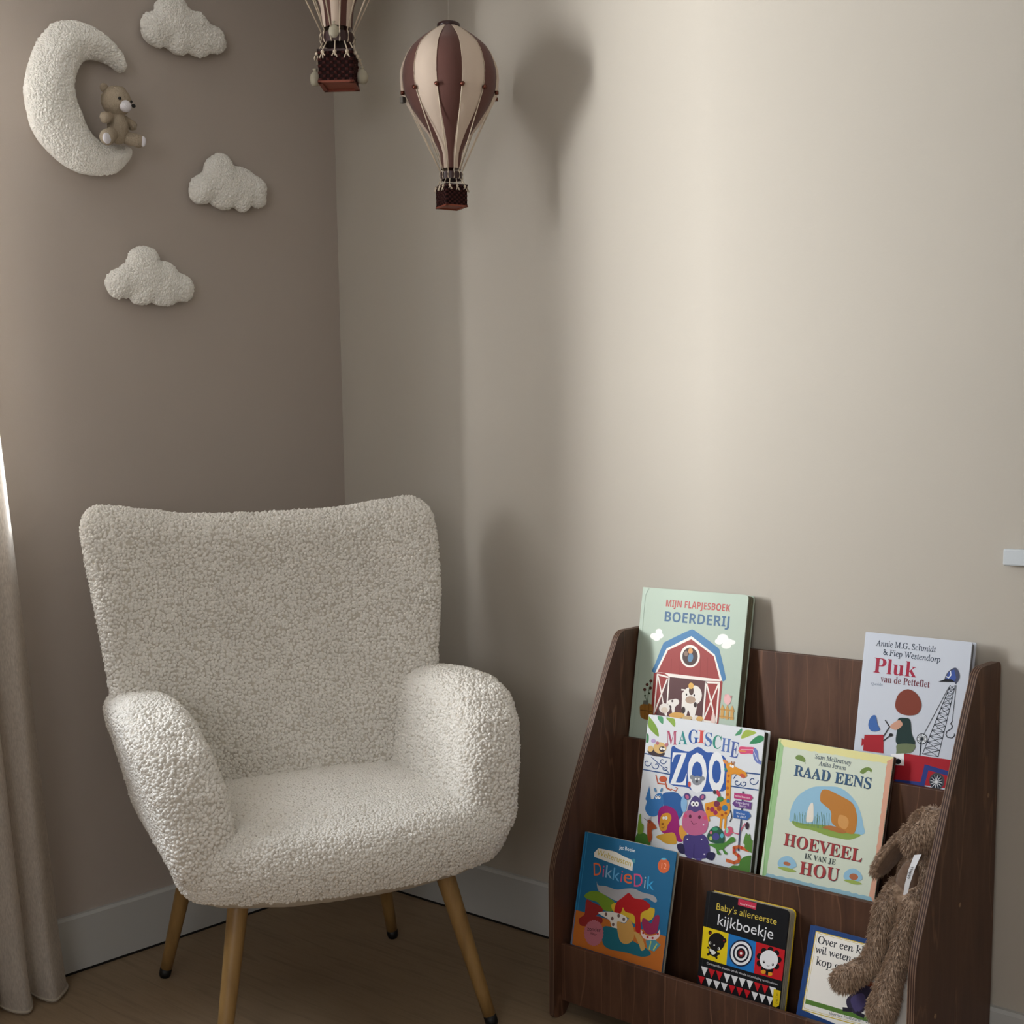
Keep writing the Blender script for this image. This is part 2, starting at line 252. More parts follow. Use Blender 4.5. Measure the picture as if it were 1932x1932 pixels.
# flat print of the book covers, in tenths of a millimetre on the cover
ART = {
'farm': """e f4f6f2 20 388 2602 102 9 8 -66
e f4f6f2 20 484 2698 80 7 7 -59
e f4f6f2 20 525 2623 80 6 6 -56
e f4f6f2 20 447 2554 85 8 5 -42
e f4f6f2 20 1974 2689 126 11 10 -92
e f4f6f2 20 1901 2632 98 8 7 -61
e f4f6f2 20 2098 2632 117 11 8 -73
e f4f6f2 20 2067 2562 109 10 6 -57
e f4f6f2 20 2195 2641 66 6 5 -43
t b6504e sb 594 3213 2076 3218 MIJN FLAPJESBOEK
t 46698c sb 592 2918 2085 2925 BOERDERIJ
s 4a7fae 415 1917 481 2082 609 2446 685 2523 1197 2785 1287 2801 1362 2773 1853 2525 1945 2415 2111 1992 2111 1908 2064 1883 1998 1946 1817 2318 1728 2395 1268 2609 747 2353 503 1891 451 1885
p f2ece6 494 1881 711 2385 1260 2678 1831 2370 2053 1893 2036 1874 1986 1877 548 1878
p 9c3f3d 545 1899 747 2353 1267 2618 1811 2338 1992 1909
l 873332 8 850 2191 871 1858
l 873332 8 1049 2271 1079 1863
l 873332 8 1514 2328 1550 1874
l 873332 8 1679 2296 1711 1878
p 9a3c3a 463 1869 546 1895 2034 1891 2062 1869 2058 1058 487 939
p 5c3a3c 826 1855 1729 1858 1732 947 569 967
p f2ece6 546 1895 2032 1908 2025 1878 1670 1846 838 1835 715 1896
l f2ece6 26 551 1852 834 1821 853 1074
l f2ece6 26 551 1852 557 1071 792 1782
l f2ece6 21 577 1811 832 1071
l f2ece6 30 1693 1820 1993 1844 2006 1085 1708 1071 1693 1820
l f2ece6 24 1718 1780 1994 1100
l f2ece6 24 1974 1808 1723 1116
e f2ece6 28 1274 2286 226 22 25 -218
e 4a3836 24 1275 2279 178 17 20 -174
e d69a5e 20 1273 2386 53 5 7 -58
e 5e86a8 20 1288 2258 61 -3 -8 -86
e 8c7468 20 1177 2325 45 4 6 -52
e efeae4 20 1461 1545 170 20 21 -186
s efeae4 1200 1584 1508 1671 1537 1503 1540 1298 1493 1086 1431 1095 1353 1240 1310 1080 1239 1071 1197 1255 1188 1427
e efeae4 20 1372 1518 177 21 20 -170
e b49a86 20 1381 1442 117 13 8 -72
e 5b443c 20 1381 1622 56 6 10 -85
e e0b05e 20 1364 1715 61 7 7 -61
e 2a2020 20 1278 1533 17 2 3 -24
e 2a2020 20 1458 1540 16 2 2 -24
l efeae4 24 1227 1618 1157 1617
l efeae4 24 1503 1627 1583 1637
e 3a2c2a 20 1242 1226 44 6 7 -68
e 3a2c2a 20 1502 1362 37 4 6 -51
s efeae4 863 1354 962 1400 1107 1409 1105 1331 1042 1254 1039 1132 994 1126 963 1209 895 1253
e efeae4 20 1040 1357 86 11 8 -65
e 4a3b3a 20 966 1369 24 3 2 -24
e 4a3b3a 20 928 1240 33 4 5 -41
e e9e2dc 20 796 1206 128 16 11 -95
e d8c8b8 20 800 1172 78 9 6 -59
e d6a65a 20 1100 1105 184 23 7 -58
e cdb48a 20 1350 1085 121 16 5 -41
e e8e2da 20 1553 1094 80 10 8 -67
e d4a860 20 1633 1104 80 11 6 -50
s e8cfc8 1899 1240 1922 1294 1961 1214 1996 1083 1898 1070
s 96692e 229 1207 494 1239 516 961 380 929 257 963 215 1081
l 5e3d1c 12 226 1100 509 1109
l 5e3d1c 8 325 1218 349 939
l 5e3d1c 8 420 1230 446 952
p 6b6f66 269 1229 282 1302 389 1314 410 1229
e 4a2420 20 412 1705 36 4 3 -31
e 7a3c30 20 412 1705 15 2 1 -12
e 4a2420 20 331 1625 36 4 3 -31
e 7a3c30 20 331 1625 15 2 1 -12
e 4a2420 20 283 1518 36 4 4 -32
e 7a3c30 20 283 1518 15 1 1 -13
e 4a2420 20 417 1565 36 4 4 -32
e 7a3c30 20 417 1565 15 1 2 -13
l 3d4a34 9 378 1313 381 1472 412 1670
l 3d4a34 9 357 1311 304 1393 287 1497
e 35442f 20 404 1457 25 -13 -11 -13
e 35442f 20 303 1401 21 13 10 -11
e e9b9ba 20 2210 1549 81 9 11 -100
e e3a5a8 20 2163 1619 23 3 2 -23
e c58a8c 20 2281 1608 23 2 3 -24
p d0a25e 2083 1365 2109 1444 2153 1373 2164 1173 2093 1172
p d0a25e 2191 1368 2217 1447 2260 1377 2271 1173 2201 1172
p d0a25e 2298 1371 2324 1450 2367 1380 2378 1173 2308 1173
l c2924e 21 2065 1346 2378 1351
l c2924e 21 2071 1211 2384 1214
l a9bdb2 6 148 3548 69 3392 101 907 75 566""",
'pluk': """t 27364a si 209 2832 1304 2822 Annie M.G. Schmidt
t 27364a si 362 2687 1400 2661 & Fiep Westendorp
t a02440 sr 212 2360 1004 2358 Pluk
t 6e3442 sr 365 2208 1260 2212 van de Petteflet
t 75849a si 201 2140 412 2143 Querido
l 28303a 10 1615 2294 1255 1077
l 28303a 10 1703 2304 1534 1072
l 28303a 7 1615 2294 1694 2240
l 28303a 7 1703 2304 1596 2231
l 28303a 7 1596 2231 1694 2240
l 28303a 7 1596 2231 1684 2162
l 28303a 7 1694 2240 1573 2154
l 28303a 7 1573 2154 1684 2162
l 28303a 7 1573 2154 1672 2077
l 28303a 7 1684 2162 1548 2071
l 28303a 7 1548 2071 1672 2077
l 28303a 7 1548 2071 1660 1988
l 28303a 7 1672 2077 1523 1983
l 28303a 7 1523 1983 1660 1988
l 28303a 7 1523 1983 1647 1895
l 28303a 7 1660 1988 1496 1891
l 28303a 7 1496 1891 1647 1895
l 28303a 7 1496 1891 1634 1800
l 28303a 7 1647 1895 1468 1797
l 28303a 7 1468 1797 1634 1800
l 28303a 7 1468 1797 1621 1701
l 28303a 7 1634 1800 1439 1700
l 28303a 7 1439 1700 1621 1701
l 28303a 7 1439 1700 1607 1601
l 28303a 7 1621 1701 1410 1601
l 28303a 7 1410 1601 1607 1601
l 28303a 7 1410 1601 1593 1499
l 28303a 7 1607 1601 1380 1500
l 28303a 7 1380 1500 1593 1499
l 28303a 7 1380 1500 1579 1394
l 28303a 7 1593 1499 1349 1397
l 28303a 7 1349 1397 1579 1394
l 28303a 7 1349 1397 1564 1289
l 28303a 7 1579 1394 1318 1292
l 28303a 7 1318 1292 1564 1289
l 28303a 7 1318 1292 1549 1181
l 28303a 7 1564 1289 1287 1185
l 28303a 7 1287 1185 1549 1181
l 28303a 7 1287 1185 1534 1072
l 28303a 7 1549 1181 1255 1077
l 28303a 7 1255 1077 1534 1072
l 28303a 7 1594 2260 1244 1414
l 28303a 7 1719 2306 1714 1703
l 28303a 11 1714 1703 1690 1652 1725 1625 1714 1576 1639 1518 1628 1461 1665 1418 1738 1421 1778 1466 1771 1497
e 28303a 20 1220 1330 95 13 9 -92
e e8eef4 20 1220 1330 82 12 8 -80
l 28303a 7 1137 1317 1302 1342
l 28303a 7 1140 1349 1299 1310
l 28303a 7 1155 1377 1284 1282
l 28303a 7 1180 1398 1259 1261
l 28303a 7 1211 1409 1228 1250
l 28303a 7 1243 1407 1196 1252
l 28303a 7 1272 1394 1167 1265
l 28303a 7 1293 1371 1146 1288
l 28303a 15 1208 1328 1214 991
s 4a4f66 1508 2369 1551 2510 1672 2603 1744 2531 1762 2438 1709 2329 1680 2365 1597 2387
p 3d56a0 1531 2388 1567 2511 1659 2569 1706 2432 1680 2365
p 16181e 1402 2333 1531 2393 1628 2399 1697 2359
l e8eef4 13 1534 2436 1577 2417 1613 2469 1598 2531
p a51f2c 173 1252 521 1302 555 983 174 970 174 1078 133 1047 127 1187 170 1168
p a51f2c 929 1036 1788 1056 1771 570 716 537 791 811 952 828
p 2c3c80 1314 910 1773 856 1773 777 1391 818 1346 530 790 501 817 570 1272 598
e 47484e 24 1556 661 133 22 15 -138
e 222a38 24 1550 647 106 18 11 -109
l d9dce0 8 1445 652 1653 643
l d9dce0 8 1464 705 1634 590
l d9dce0 8 1506 743 1593 552
l d9dce0 8 1559 755 1540 539
l d9dce0 8 1610 739 1489 556
l d9dce0 8 1644 698 1455 597
l 2a2a2e 15 532 1197 666 1323
e 222226 20 658 1317 38 5 3 -29
l 2a2a2e 15 529 1278 617 1455 528 1557
s 7e3b2c 680 1840 727 2042 888 2143 1066 2067 1151 1900 1099 1748 936 1694 762 1720
s 1e3634 757 1605 873 1645 978 1619 1027 1399 1105 1216 786 1177 761 1410
s 6d7a5a 803 1179 1105 1216 1069 1081 922 1026 899 925 796 925 790 1055
p f0f0f2 685 990 929 1036 952 828 789 827
e 1c1c20 20 838 883 54 9 5 -48
s 3f68ac 225 1433 254 1570 338 1614 399 1457 451 1382 368 1337 279 1341
s c99a84 625 1464 776 1591 852 1520 743 1415""",
'zoo': """s 7da23a -30 2992 128 2892 244 2761 284 2620 131 2692 19 2788
s 4f9a6e 212 3012 333 3008 354 2874 256 2926
s 8cae48 409 3008 605 3004 635 2854 518 2921
s 3c7e4c -28 2635 47 2626 59 2482 -20 2490
s 4f9a6e 2109 3009 2019 2928 1977 2854 2101 2904
s a2b84a 2191 2985 2420 2970 2301 2895 2112 2819
s 2f8a58 2593 2906 2456 2915 2298 2757 2434 2766 2564 2826
t b3496a st 482 2492 721 2518 M
t 2f8f8f st 753 2536 955 2556 A
t 2c5aa6 st 972 2592 1198 2604 G
t d4504a st 1185 2620 1341 2628 I
t 4a6fae st 1347 2579 1501 2589 S
t 2f8f7f st 1514 2566 1699 2565 C
t 5a78b8 st 1713 2532 1906 2531 H
t 4d62a6 st 1911 2454 2086 2449 E
s 2b58a8 605 2409 660 2488 751 2447 1009 2428 1206 2543 1402 2472 1525 2480 1774 2452 1873 2301 1927 1944 1872 1814 1673 1774 1391 1722 1184 1707 1052 1749 667 1753 638 1982
t eef2f6 zooz 672 1754 1037 1788 Z
t eef2f6 zooo 1069 1698 1496 1747 O
t eef2f6 zooo 1524 1786 1875 1823 O
l 33548c 19 -1 2255 604 2247
l 33548c 19 -16 1942 644 1938
l 33548c 19 1987 2195 2605 2226
l 33548c 19 2000 1920 2620 1938
l 33548c 13 186 2098 173 2060 142 2032 102 2021 65 2027 40 2045 32 2070 38 2092 55 2108 76 2114 94 2110 104 2101
l 33548c 13 204 2046 226 2013 263 1995 304 1996 338 2011 357 2036 359 2061 347 2081 327 2092 305 2091 289 2083 282 2072
l 33548c 13 526 2182 514 2148 487 2124 452 2114 421 2119 399 2136 391 2157 397 2177 412 2191 430 2196 445 2193 454 2185
l 33548c 13 459 2028 473 2006 498 1994 525 1995 547 2005 559 2021 561 2038 553 2052 539 2058 525 2058 515 2053 510 2045
l 33548c 13 2208 2021 2197 1988 2172 1965 2140 1956 2111 1961 2091 1976 2084 1996 2089 2016 2103 2029 2120 2034 2134 2031 2142 2023
l 33548c 13 2194 2001 2211 1975 2239 1961 2270 1961 2295 1974 2310 1993 2312 2014 2303 2030 2287 2038 2271 2038 2259 2031 2254 2022
l 33548c 13 2561 2108 2547 2064 2513 2033 2470 2020 2431 2026 2404 2047 2394 2075 2402 2102 2420 2119 2443 2126 2462 2122 2472 2111
l 33548c 13 172 2205 619 1961
l 33548c 13 2043 2065 2127 2198
s d8517a 2101 2662 2247 2681 2424 2687 2457 2572 2320 2570 2125 2544
s 6f7fc0 2405 2685 2490 2628 2525 2496 2607 2456 2594 2403 2473 2437 2401 2547
l f0f0f4 6 2136 2615 2389 2649 2510 2459
l e08a50 19 2089 2591 2238 2594
e 3b3036 20 269 2309 205 -2 -6 -75
e dcb878 20 344 2410 150 20 14 -110
e 3b3036 20 401 2391 73 10 7 -54
e f2f2f0 20 378 2400 30 4 3 -25
e f2f2f0 20 443 2402 30 4 4 -25
e b8707c 20 278 2492 39 5 5 -35
e b8707c 20 487 2484 39 5 5 -36
e b8a0d0 20 175 2524 52 7 5 -39
e dcb878 20 130 2363 65 9 7 -60
e c25a3a 20 495 1826 90 13 8 -60
l c25a3a 24 557 1772 602 1671 703 1642
l c25a3a 21 540 1734 388 1729 320 1881
l c25a3a 13 700 1668 811 1641 845 1708 802 1711
e 8a9098 20 1263 1914 113 17 11 -90
e 8a9098 20 1142 1958 50 7 5 -42
e 8a9098 20 1381 1967 49 7 6 -42
e f0f0f0 20 1229 1939 20 3 2 -18
e f0f0f0 20 1301 1946 20 3 2 -17
e 3a3c44 20 1265 1897 21 3 4 -28
e d05a48 20 1103 1819 33 5 6 -52
s 2d62a4 522 1533 686 1603 857 1612 999 1501 1027 1275 922 1097 752 1086 596 1293
s 3a78b8 154 1239 211 1394 319 1411 372 1509 499 1547 562 1395 539 1230 425 1103 274 1078 176 1152
p 3a78b8 135 1381 196 1645 265 1402 197 1337
e f4f4f4 20 390 1458 30 5 4 -32
e f4f4f4 20 455 1465 30 4 4 -32
e 26324a 20 389 1467 13 2 1 -12
e 26324a 20 453 1477 13 2 2 -12
e 5a88b4 20 344 1592 24 11 25 -40
e 5a88b4 20 486 1614 25 -4 -14 -46
e 8ab8e0 20 1029 1435 70 11 19 -157
s 9c1f72 470 1092 492 1258 634 1335 833 1296 934 1170 975 1017 1124 848 1056 712 883 735 683 788 542 871
s d9992e 551 1142 716 1205 782 1109 713 972 693 879 589 843 525 922
e f4f4f4 20 605 1094 29 5 3 -29
e f4f4f4 20 664 1104 30 4 4 -29
e 2a2220 20 611 1095 11 1 1 -11
e 2a2220 20 660 1103 10 2 1 -11
e 7a3c1c 20 598 979 34 6 2 -17
l 7a3c1c 8 569 912 614 901 653 935
s d0a038 475 715 659 802 868 856 946 746 936 655 725 626 590 664
e e0a040 20 1078 876 77 32 67 -142
s 4a3f7e 1099 791 1223 892 1530 938 1672 789 1699 567 1504 478 1340 465 1167 503
s 2f2a50 969 644 1102 685 1165 520 1039 514
s 2f2a50 1671 632 1822 642 1788 506 1643 522
s 51467f 1116 1325 1167 1510 1247 1620 1368 1577 1458 1434 1485 1298 1158 1243
s c0668e 1028 1133 1069 1282 1189 1337 1295 1319 1414 1374 1542 1342 1605 1196 1582 1017 1450 915 1224 884 1065 980
e 51467f 20 1084 1585 57 39 48 -53
e c0668e 20 1085 1577 30 20 29 -33
e 51467f 20 1420 1624 56 -17 -30 -59
e c0668e 20 1420 1621 30 -9 -18 -37
e f4f4f4 20 1231 1467 49 8 6 -48
e f4f4f4 20 1313 1477 49 8 6 -48
e 2a2030 20 1240 1465 18 3 2 -19
e 2a2030 20 1314 1474 18 3 2 -19
e 5a2440 20 1198 1224 31 5 5 -35
e 5a2440 20 1403 1244 30 5 4 -35
l 5a2440 10 1230 1141 1282 1091 1363 1116
e d4507a 20 1088 1214 41 7 5 -38
e d4507a 20 1528 1256 40 7 4 -38
l 332c5c 8 1350 713 1370 471
e 5a4f94 20 1258 449 69 14 3 -27
e 5a4f94 20 1485 466 61 11 3 -24
e e8e4f4 20 1190 789 16 3 2 -13
e e8e4f4 20 1500 845 16 3 2 -14
e e8e4f4 20 1594 583 17 3 2 -14
e e8e4f4 20 1508 1118 16 2 1 -14
s e0962a 1492 1492 1578 1549 1930 1667 2029 1596 2038 1442 1934 1303 1729 1321 1568 1294
p e0962a 1886 2163 1985 2213 2025 1630 1924 1631
s e0962a 1853 2298 1968 2349 2055 2292 2283 2221 2312 2140 2215 2125 2072 2156 1953 2139
e d98a4a 20 1837 2348 53 -34 -23 -25
l e0962a 36 1875 1293 1876 1120
l e0962a 36 1967 1361 1974 1137
l e0962a 32 1560 1363 1619 1215
e f4f4f4 20 2006 2285 28 4 3 -26
e f4f4f4 20 1959 2296 19 2 2 -21
e c85a40 20 2232 2145 54 -18 -17 -35
l a8602a 13 1965 2375 1992 2318
l a8602a 13 2025 2374 2022 2322
l 353848 15 2053 1479 2097 1366 2068 1274
e a8501e 8 1571 1435 37 6 5 -34
e 9c2a5a 8 1664 1432 52 9 6 -49
e 7a3050 8 1752 1551 67 11 7 -64
e 9c2a5a 8 1742 1384 47 8 5 -45
e a8501e 8 1812 1474 52 9 6 -49
e 3a7aa8 8 1930 1502 63 10 7 -60
e 3a7aa8 8 1984 1641 39 6 4 -38
e b8601e 8 1959 1758 32 5 4 -30
e c06a2a 8 1941 1877 32 4 4 -30
e c06a2a 8 1940 1998 32 5 4 -30
e b8601e 8 1938 2102 27 4 3 -27
e a8501e 8 1886 1365 28 4 3 -26
e a8501e 8 1961 1412 28 4 3 -26
e 2f8f8f 8 1860 2212 32 4 3 -30
e c23a4a 20 1759 1744 32 16 35 -60
e 3f8a4a 20 1811 1648 72 11 6 -51
e 3a3238 20 1679 1758 36 5 5 -38
s 2f5a48 1615 918 1678 1069 1812 1144 1943 1063 2001 917 1931 836 1708 830
e 4a4a90 20 1805 948 76 14 9 -68
e b8c86a 20 1699 898 32 6 5 -41
e d0708a 20 1690 1004 28 5 4 -27
e 5ab0c0 20 1932 991 35 7 5 -47
e 3f9a70 20 1768 1084 68 12 4 -30
s 4f8a3a 1652 785 1988 863 2113 989 2191 1003 2219 939 2108 868 2000 762 2089 692 2032 664 1963 738 1886 706 1953 650 1874 635 1822 729
e cc5a78 20 2060 1092 76 -23 -45 -92
e 9adcc0 20 2029 1104 31 5 6 -51
l cc5a78 16 2101 1090 2281 1079 2336 1200 2393 1295
e 3a2838 20 2437 1260 38 7 8 -67
l 40466a 24 2277 1859 2298 1348 2307 784
p b83a78 2097 1814 2437 1833 2496 1782 2441 1717 2105 1712
p 6a4488 2138 1686 2483 1695 2479 1563 2144 1559 2077 1612
p 3a68b0 2119 1516 2435 1521 2497 1450 2425 1361 2129 1354
t f2e4ee bf 2121 1745 2437 1751 wilde beesten
t e8e0f0 bf 2155 1630 2432 1634 Regenboog
t e8e0f0 bf 2231 1577 2379 1581 dieren
t e8f0f8 bf 2178 1439 2376 1443 Wat is er
t e8f0f8 bf 2205 1384 2392 1388 te zien?
l d06a3a 49 2616 824 2469 831 2308 853 2213 818 2224 734 2329 685 2348 604 2246 550 2085 562
e c8362e 8 2528 828 23 4 3 -28
e c8362e 8 2369 847 23 4 3 -29
e c8362e 8 2229 770 24 4 4 -29
e c8362e 8 2317 697 24 4 4 -29
s 5a8a3c 2430 909 2395 954 2433 1131 2477 1088 2512 1128 2543 1032 2636 980 2639 794 2448 844
s 4f8038 2182 418 2232 496 2349 518 2375 626 2483 714 2636 743 2642 608 2616 417
s 4f8038 16 507 36 692 164 733 280 699 367 534 214 524
s 7da23a 45 712 38 1020 74 1081 106 922 168 878 164 733
s b0542e 254 984 353 982 476 877 373 824 394 665 340 574 280 699
l 5a3c40 6 314 940 149 1020
l 5a3c40 6 314 940 184 1008
l 5a3c40 6 314 940 219 996
l 5a3c40 6 314 940 249 1019
l 5a3c40 6 314 940 279 1042
l 5a3c40 6 314 940 309 1065
l 5a3c40 6 314 940 339 1089""",
'raad': """p e2dd9c -28 2935 2238 2925 2116 2802 2116 2793 2053 2796 1991 2808 1927 2803 1864 2792 1800 2799 1736 2800 1672 2793 1608 2806 1543 2791 1478 2797 1414 2800 1348 2798 1283 2801 1217 2804 1151 2809 1084 2794 1018 2802 951 2803 884 2793 816 2786 749 2808 681 2792 613 2793 545 2806 476 2799 407 2796 338 2802 268 2785 199 2800 129 2792 110 2793
p d9a48c 2110 2841 2238 2925 2225 419 2114 473 2135 860 2145 926 2150 991 2134 1054 2142 1119 2134 1183 2142 1248 2141 1312 2130 1376 2141 1442 2137 1506 2137 1570 2139 1635 2130 1699 2136 1764 2137 1829 2121 1893 2135 1959 2125 2023 2126 2088 2118 2152 2128 2218 2119 2282 2130 2347 2117 2412 2122 2477 2118 2542 2121 2607 2112 2672 2111 2737 2121 2802
p 93bccc 68 417 2225 419 2159 515 2134 523 2071 518 2008 527 1943 508 1881 524 1815 506 1752 525 1687 516 1622 515 1558 524 1492 518 1427 518 1359 498 1294 506 1227 498 1161 500 1094 500 1029 516 960 496 892 500 825 505 758 513 690 516 621 508 550 495 482 503 413 506 342 488 273 504 202 495 132 501
p 9cc48e -36 2925 129 2795 116 2794 116 2716 120 2638 120 2560 129 2482 123 2404 132 2326 124 2248 124 2170 119 2092 128 2015 137 1937 126 1859 134 1782 123 1703 131 1626 132 1549 121 1470 133 1394 134 1316 135 1239 133 1161 142 1084 132 1006 124 928 133 852 130 774 126 696 129 619 131 542 130 465 50 413
l 74a468 8 44 2911 21 1186 78 419
l 4c5a30 4 575 2601 598 2554
s 6f8a44 384 2622 412 2685 505 2691 579 2635 578 2585 502 2590
s 6f8a44 1648 2573 1690 2645 1788 2685 1859 2656 1852 2606 1797 2630 1720 2560
t 4a5a66 si 763 2681 1460 2671 Sam McBratney
t 4a5a66 si 849 2569 1380 2566 Anita Jeram
t 34597c eng 394 2319 1880 2323 RAAD EENS
s 93c0da 432 1601 456 1807 558 1993 791 2167 1074 2232 1342 2244 1594 2108 1744 1923 1838 1698 1839 1520 1187 1493 507 1481
s 8aa64e 484 1510 745 1509 1177 1557 1542 1512 1822 1517 1646 1402 1455 1381 1204 1381 906 1423 611 1417
l 5c8466 6 527 1476 522 1659
l 5c8466 6 555 1477 526 1651
l 5c8466 6 583 1477 541 1631
l 5c8466 6 611 1477 573 1632
l 5c8466 6 639 1477 612 1691
l 5c8466 6 667 1477 633 1666
l 5c8466 6 695 1478 675 1704
l 5c8466 6 722 1478 669 1660
l 5c8466 6 750 1478 716 1654
l 5c8466 6 778 1478 731 1703
l 5c8466 6 806 1479 801 1711
l 5c8466 6 833 1479 772 1702
l 5c8466 6 861 1479 812 1715
l 5c8466 6 888 1479 864 1654
l 5c8466 6 916 1480 854 1704
l 5c8466 6 943 1480 926 1670
l 5c8466 6 971 1480 966 1751
l 5c8466 6 998 1480 970 1679
l 5c8466 6 1026 1481 958 1706
l 5c8466 6 1053 1481 996 1695
l 5c8466 6 1080 1481 1073 1732
l 5c8466 6 1107 1481 1027 1770
l 5c8466 6 1134 1481 1094 1705
l 5c8466 6 1162 1482 1105 1725
l 5c8466 6 1189 1482 1138 1770
l 5c8466 6 1216 1482 1186 1775
s bd7e36 980 2133 1083 2175 1270 2133 1569 2038 1678 1895 1723 1709 1683 1507 1468 1530 1257 1621 1211 1810 1070 1900 978 1967
s d29a58 1378 1775 1521 1768 1572 1664 1517 1556 1384 1612
s b0703a 1094 1508 1247 1570 1539 1528 1476 1475 1187 1493
s e9e4d8 765 1562 764 1746 800 1869 852 1894 886 1734 896 1587 831 1550
t a23c3e eng 385 1063 1898 1062 HOEVEEL
t 3c4648 sr 832 908 1432 917 IK VAN JE
t a23c3e eng 772 626 1527 648 HOU
s 93c0da 342 677 352 796 489 883 625 852 699 735 508 645
s 9db25a 338 643 521 681 712 655 551 612
s 93c0da 1624 726 1634 841 1762 925 1888 895 1957 781 1778 695
s 9db25a 1621 693 1791 730 1968 704 1818 663
e b06a48 20 511 746 73 -3 -5 -34
e b06a48 20 1799 788 82 4 -2 -55""",
'dik': """p b8692a 10 556 -7 1216 2136 1186 2152 534
l 2b7cae 15 21 2711 15 1212 30 561
t e8f0f2 bf 847 2547 1220 2551 Jet Boeke
p d8d6cc 280 2372 367 2470 692 2481 794 2475 961 2434 1206 2392 1216 2202 293 2292
t b8a440 bf 346 2346 1161 2275 Welterusten
t d8683c bf 341 1942 520 1977 D
t c9527e bf 549 1959 578 1961 i
t 7fa6c4 bf 614 1963 775 1968 k
t 5a9cc8 bf 788 1950 949 1950 k
t c94a6c bf 975 1951 1007 1951 i
t d8683c bf 1042 1952 1239 1960 e
t c9527e bf 1300 1924 1490 1955 D
t a8b4c0 bf 1522 1942 1549 1943 i
t 3a9ed2 bf 1589 1944 1742 1951 k
e d8683c 26 1897 2426 129 25 20 -128
t f0a080 bf 1848 2373 1961 2379 12
e 58b0d0 20 1878 2551 59 11 3 -18
p 4a90a0 1166 2393 1219 2434 1251 2417 1242 2351 1201 2359
s 6d8c2a 182 1526 319 1636 541 1665 733 1608 904 1547 891 1384 673 1353 512 1465 263 1477
s 9c9ca0 427 1853 480 1783 661 1803 905 1788 1096 1843 1306 1886 1486 1859 1757 1852 1846 1777 1795 1735 1616 1776 1435 1690 1248 1635 938 1586 689 1631 496 1688
s c9a832 851 1504 1157 1584 1716 1624 1825 1600 1787 1420 1571 1325 1406 1257 1256 1335 934 1361
s a81e22 937 1346 945 1540 1082 1680 1204 1785 1333 1717 1545 1729 1709 1669 1684 1586 1530 1458 1578 1154 1466 1129 1394 1397 1182 1430 1112 1495 1072 1375
s 8c2a2a 249 1246 245 1457 393 1440 604 1403 659 1318 514 1206 657 1205 655 1091 226 948 125 1056 232 1161
s d6d2cc 563 1281 815 1352 1094 1364 1240 1316 1195 1227 1039 1208 1064 1054 919 1086 841 1197 672 1240
e 6a5450 20 745 1288 31 7 5 -34
e 6a5450 20 904 1242 31 7 5 -34
e 6a5450 20 1166 1284 31 6 5 -34
e 6a5450 20 941 1138 30 7 5 -33
e 6a5450 20 1040 1323 31 7 6 -34
s 1f6678 724 1042 980 1083 1102 1063 1417 944 1717 888 1865 798 1669 704 1319 700 926 672 751 759
s bf9350 1020 1204 1197 1211 1297 1328 1426 1135 1434 964 1295 853 1130 894
s c19a58 1431 1105 1590 1078 1717 888 1652 810 1579 903
s 8c2a50 1580 1390 1675 1395 1780 1340 1851 1496 1943 1516 1951 1346 1917 1199 1716 1138 1601 1253
s d6c2c0 1574 1184 1721 1108 1921 1169 1981 1275 1999 1155 1881 1058 1653 1045
e a82a30 8 1639 1136 26 6 3 -21
e a82a30 8 1744 1082 26 5 3 -22
e a82a30 8 1857 1092 26 6 3 -21
e a82a30 8 1956 1192 25 6 3 -21
p 4a8a9a 1716 1013 1917 1074 2050 1012 1932 860 1777 870
l b8c060 21 1830 1023 1814 879
l b8c060 21 1965 1008 1908 886
p b06a78 734 932 757 904 737 872 752 839 725 813 731 777 699 758 696 722 661 712 649 678 614 678 593 648 560 657 532 634 503 652 471 637 448 663 412 657 398 689 361 692 356 728 321 741 325 778 295 800 308 836 284 864 305 897 290 930 317 957 311 993 344 1012 347 1048 382 1058 395 1092 430 1092 451 1122 484 1112 512 1135 541 1116 574 1132 596 1105 631 1111 646 1079 682 1075 687 1039 721 1026 718 989 747 968
t 3a2028 bf 360 896 677 935 zonder
t 3a2028 bf 451 844 594 844 kleur""",
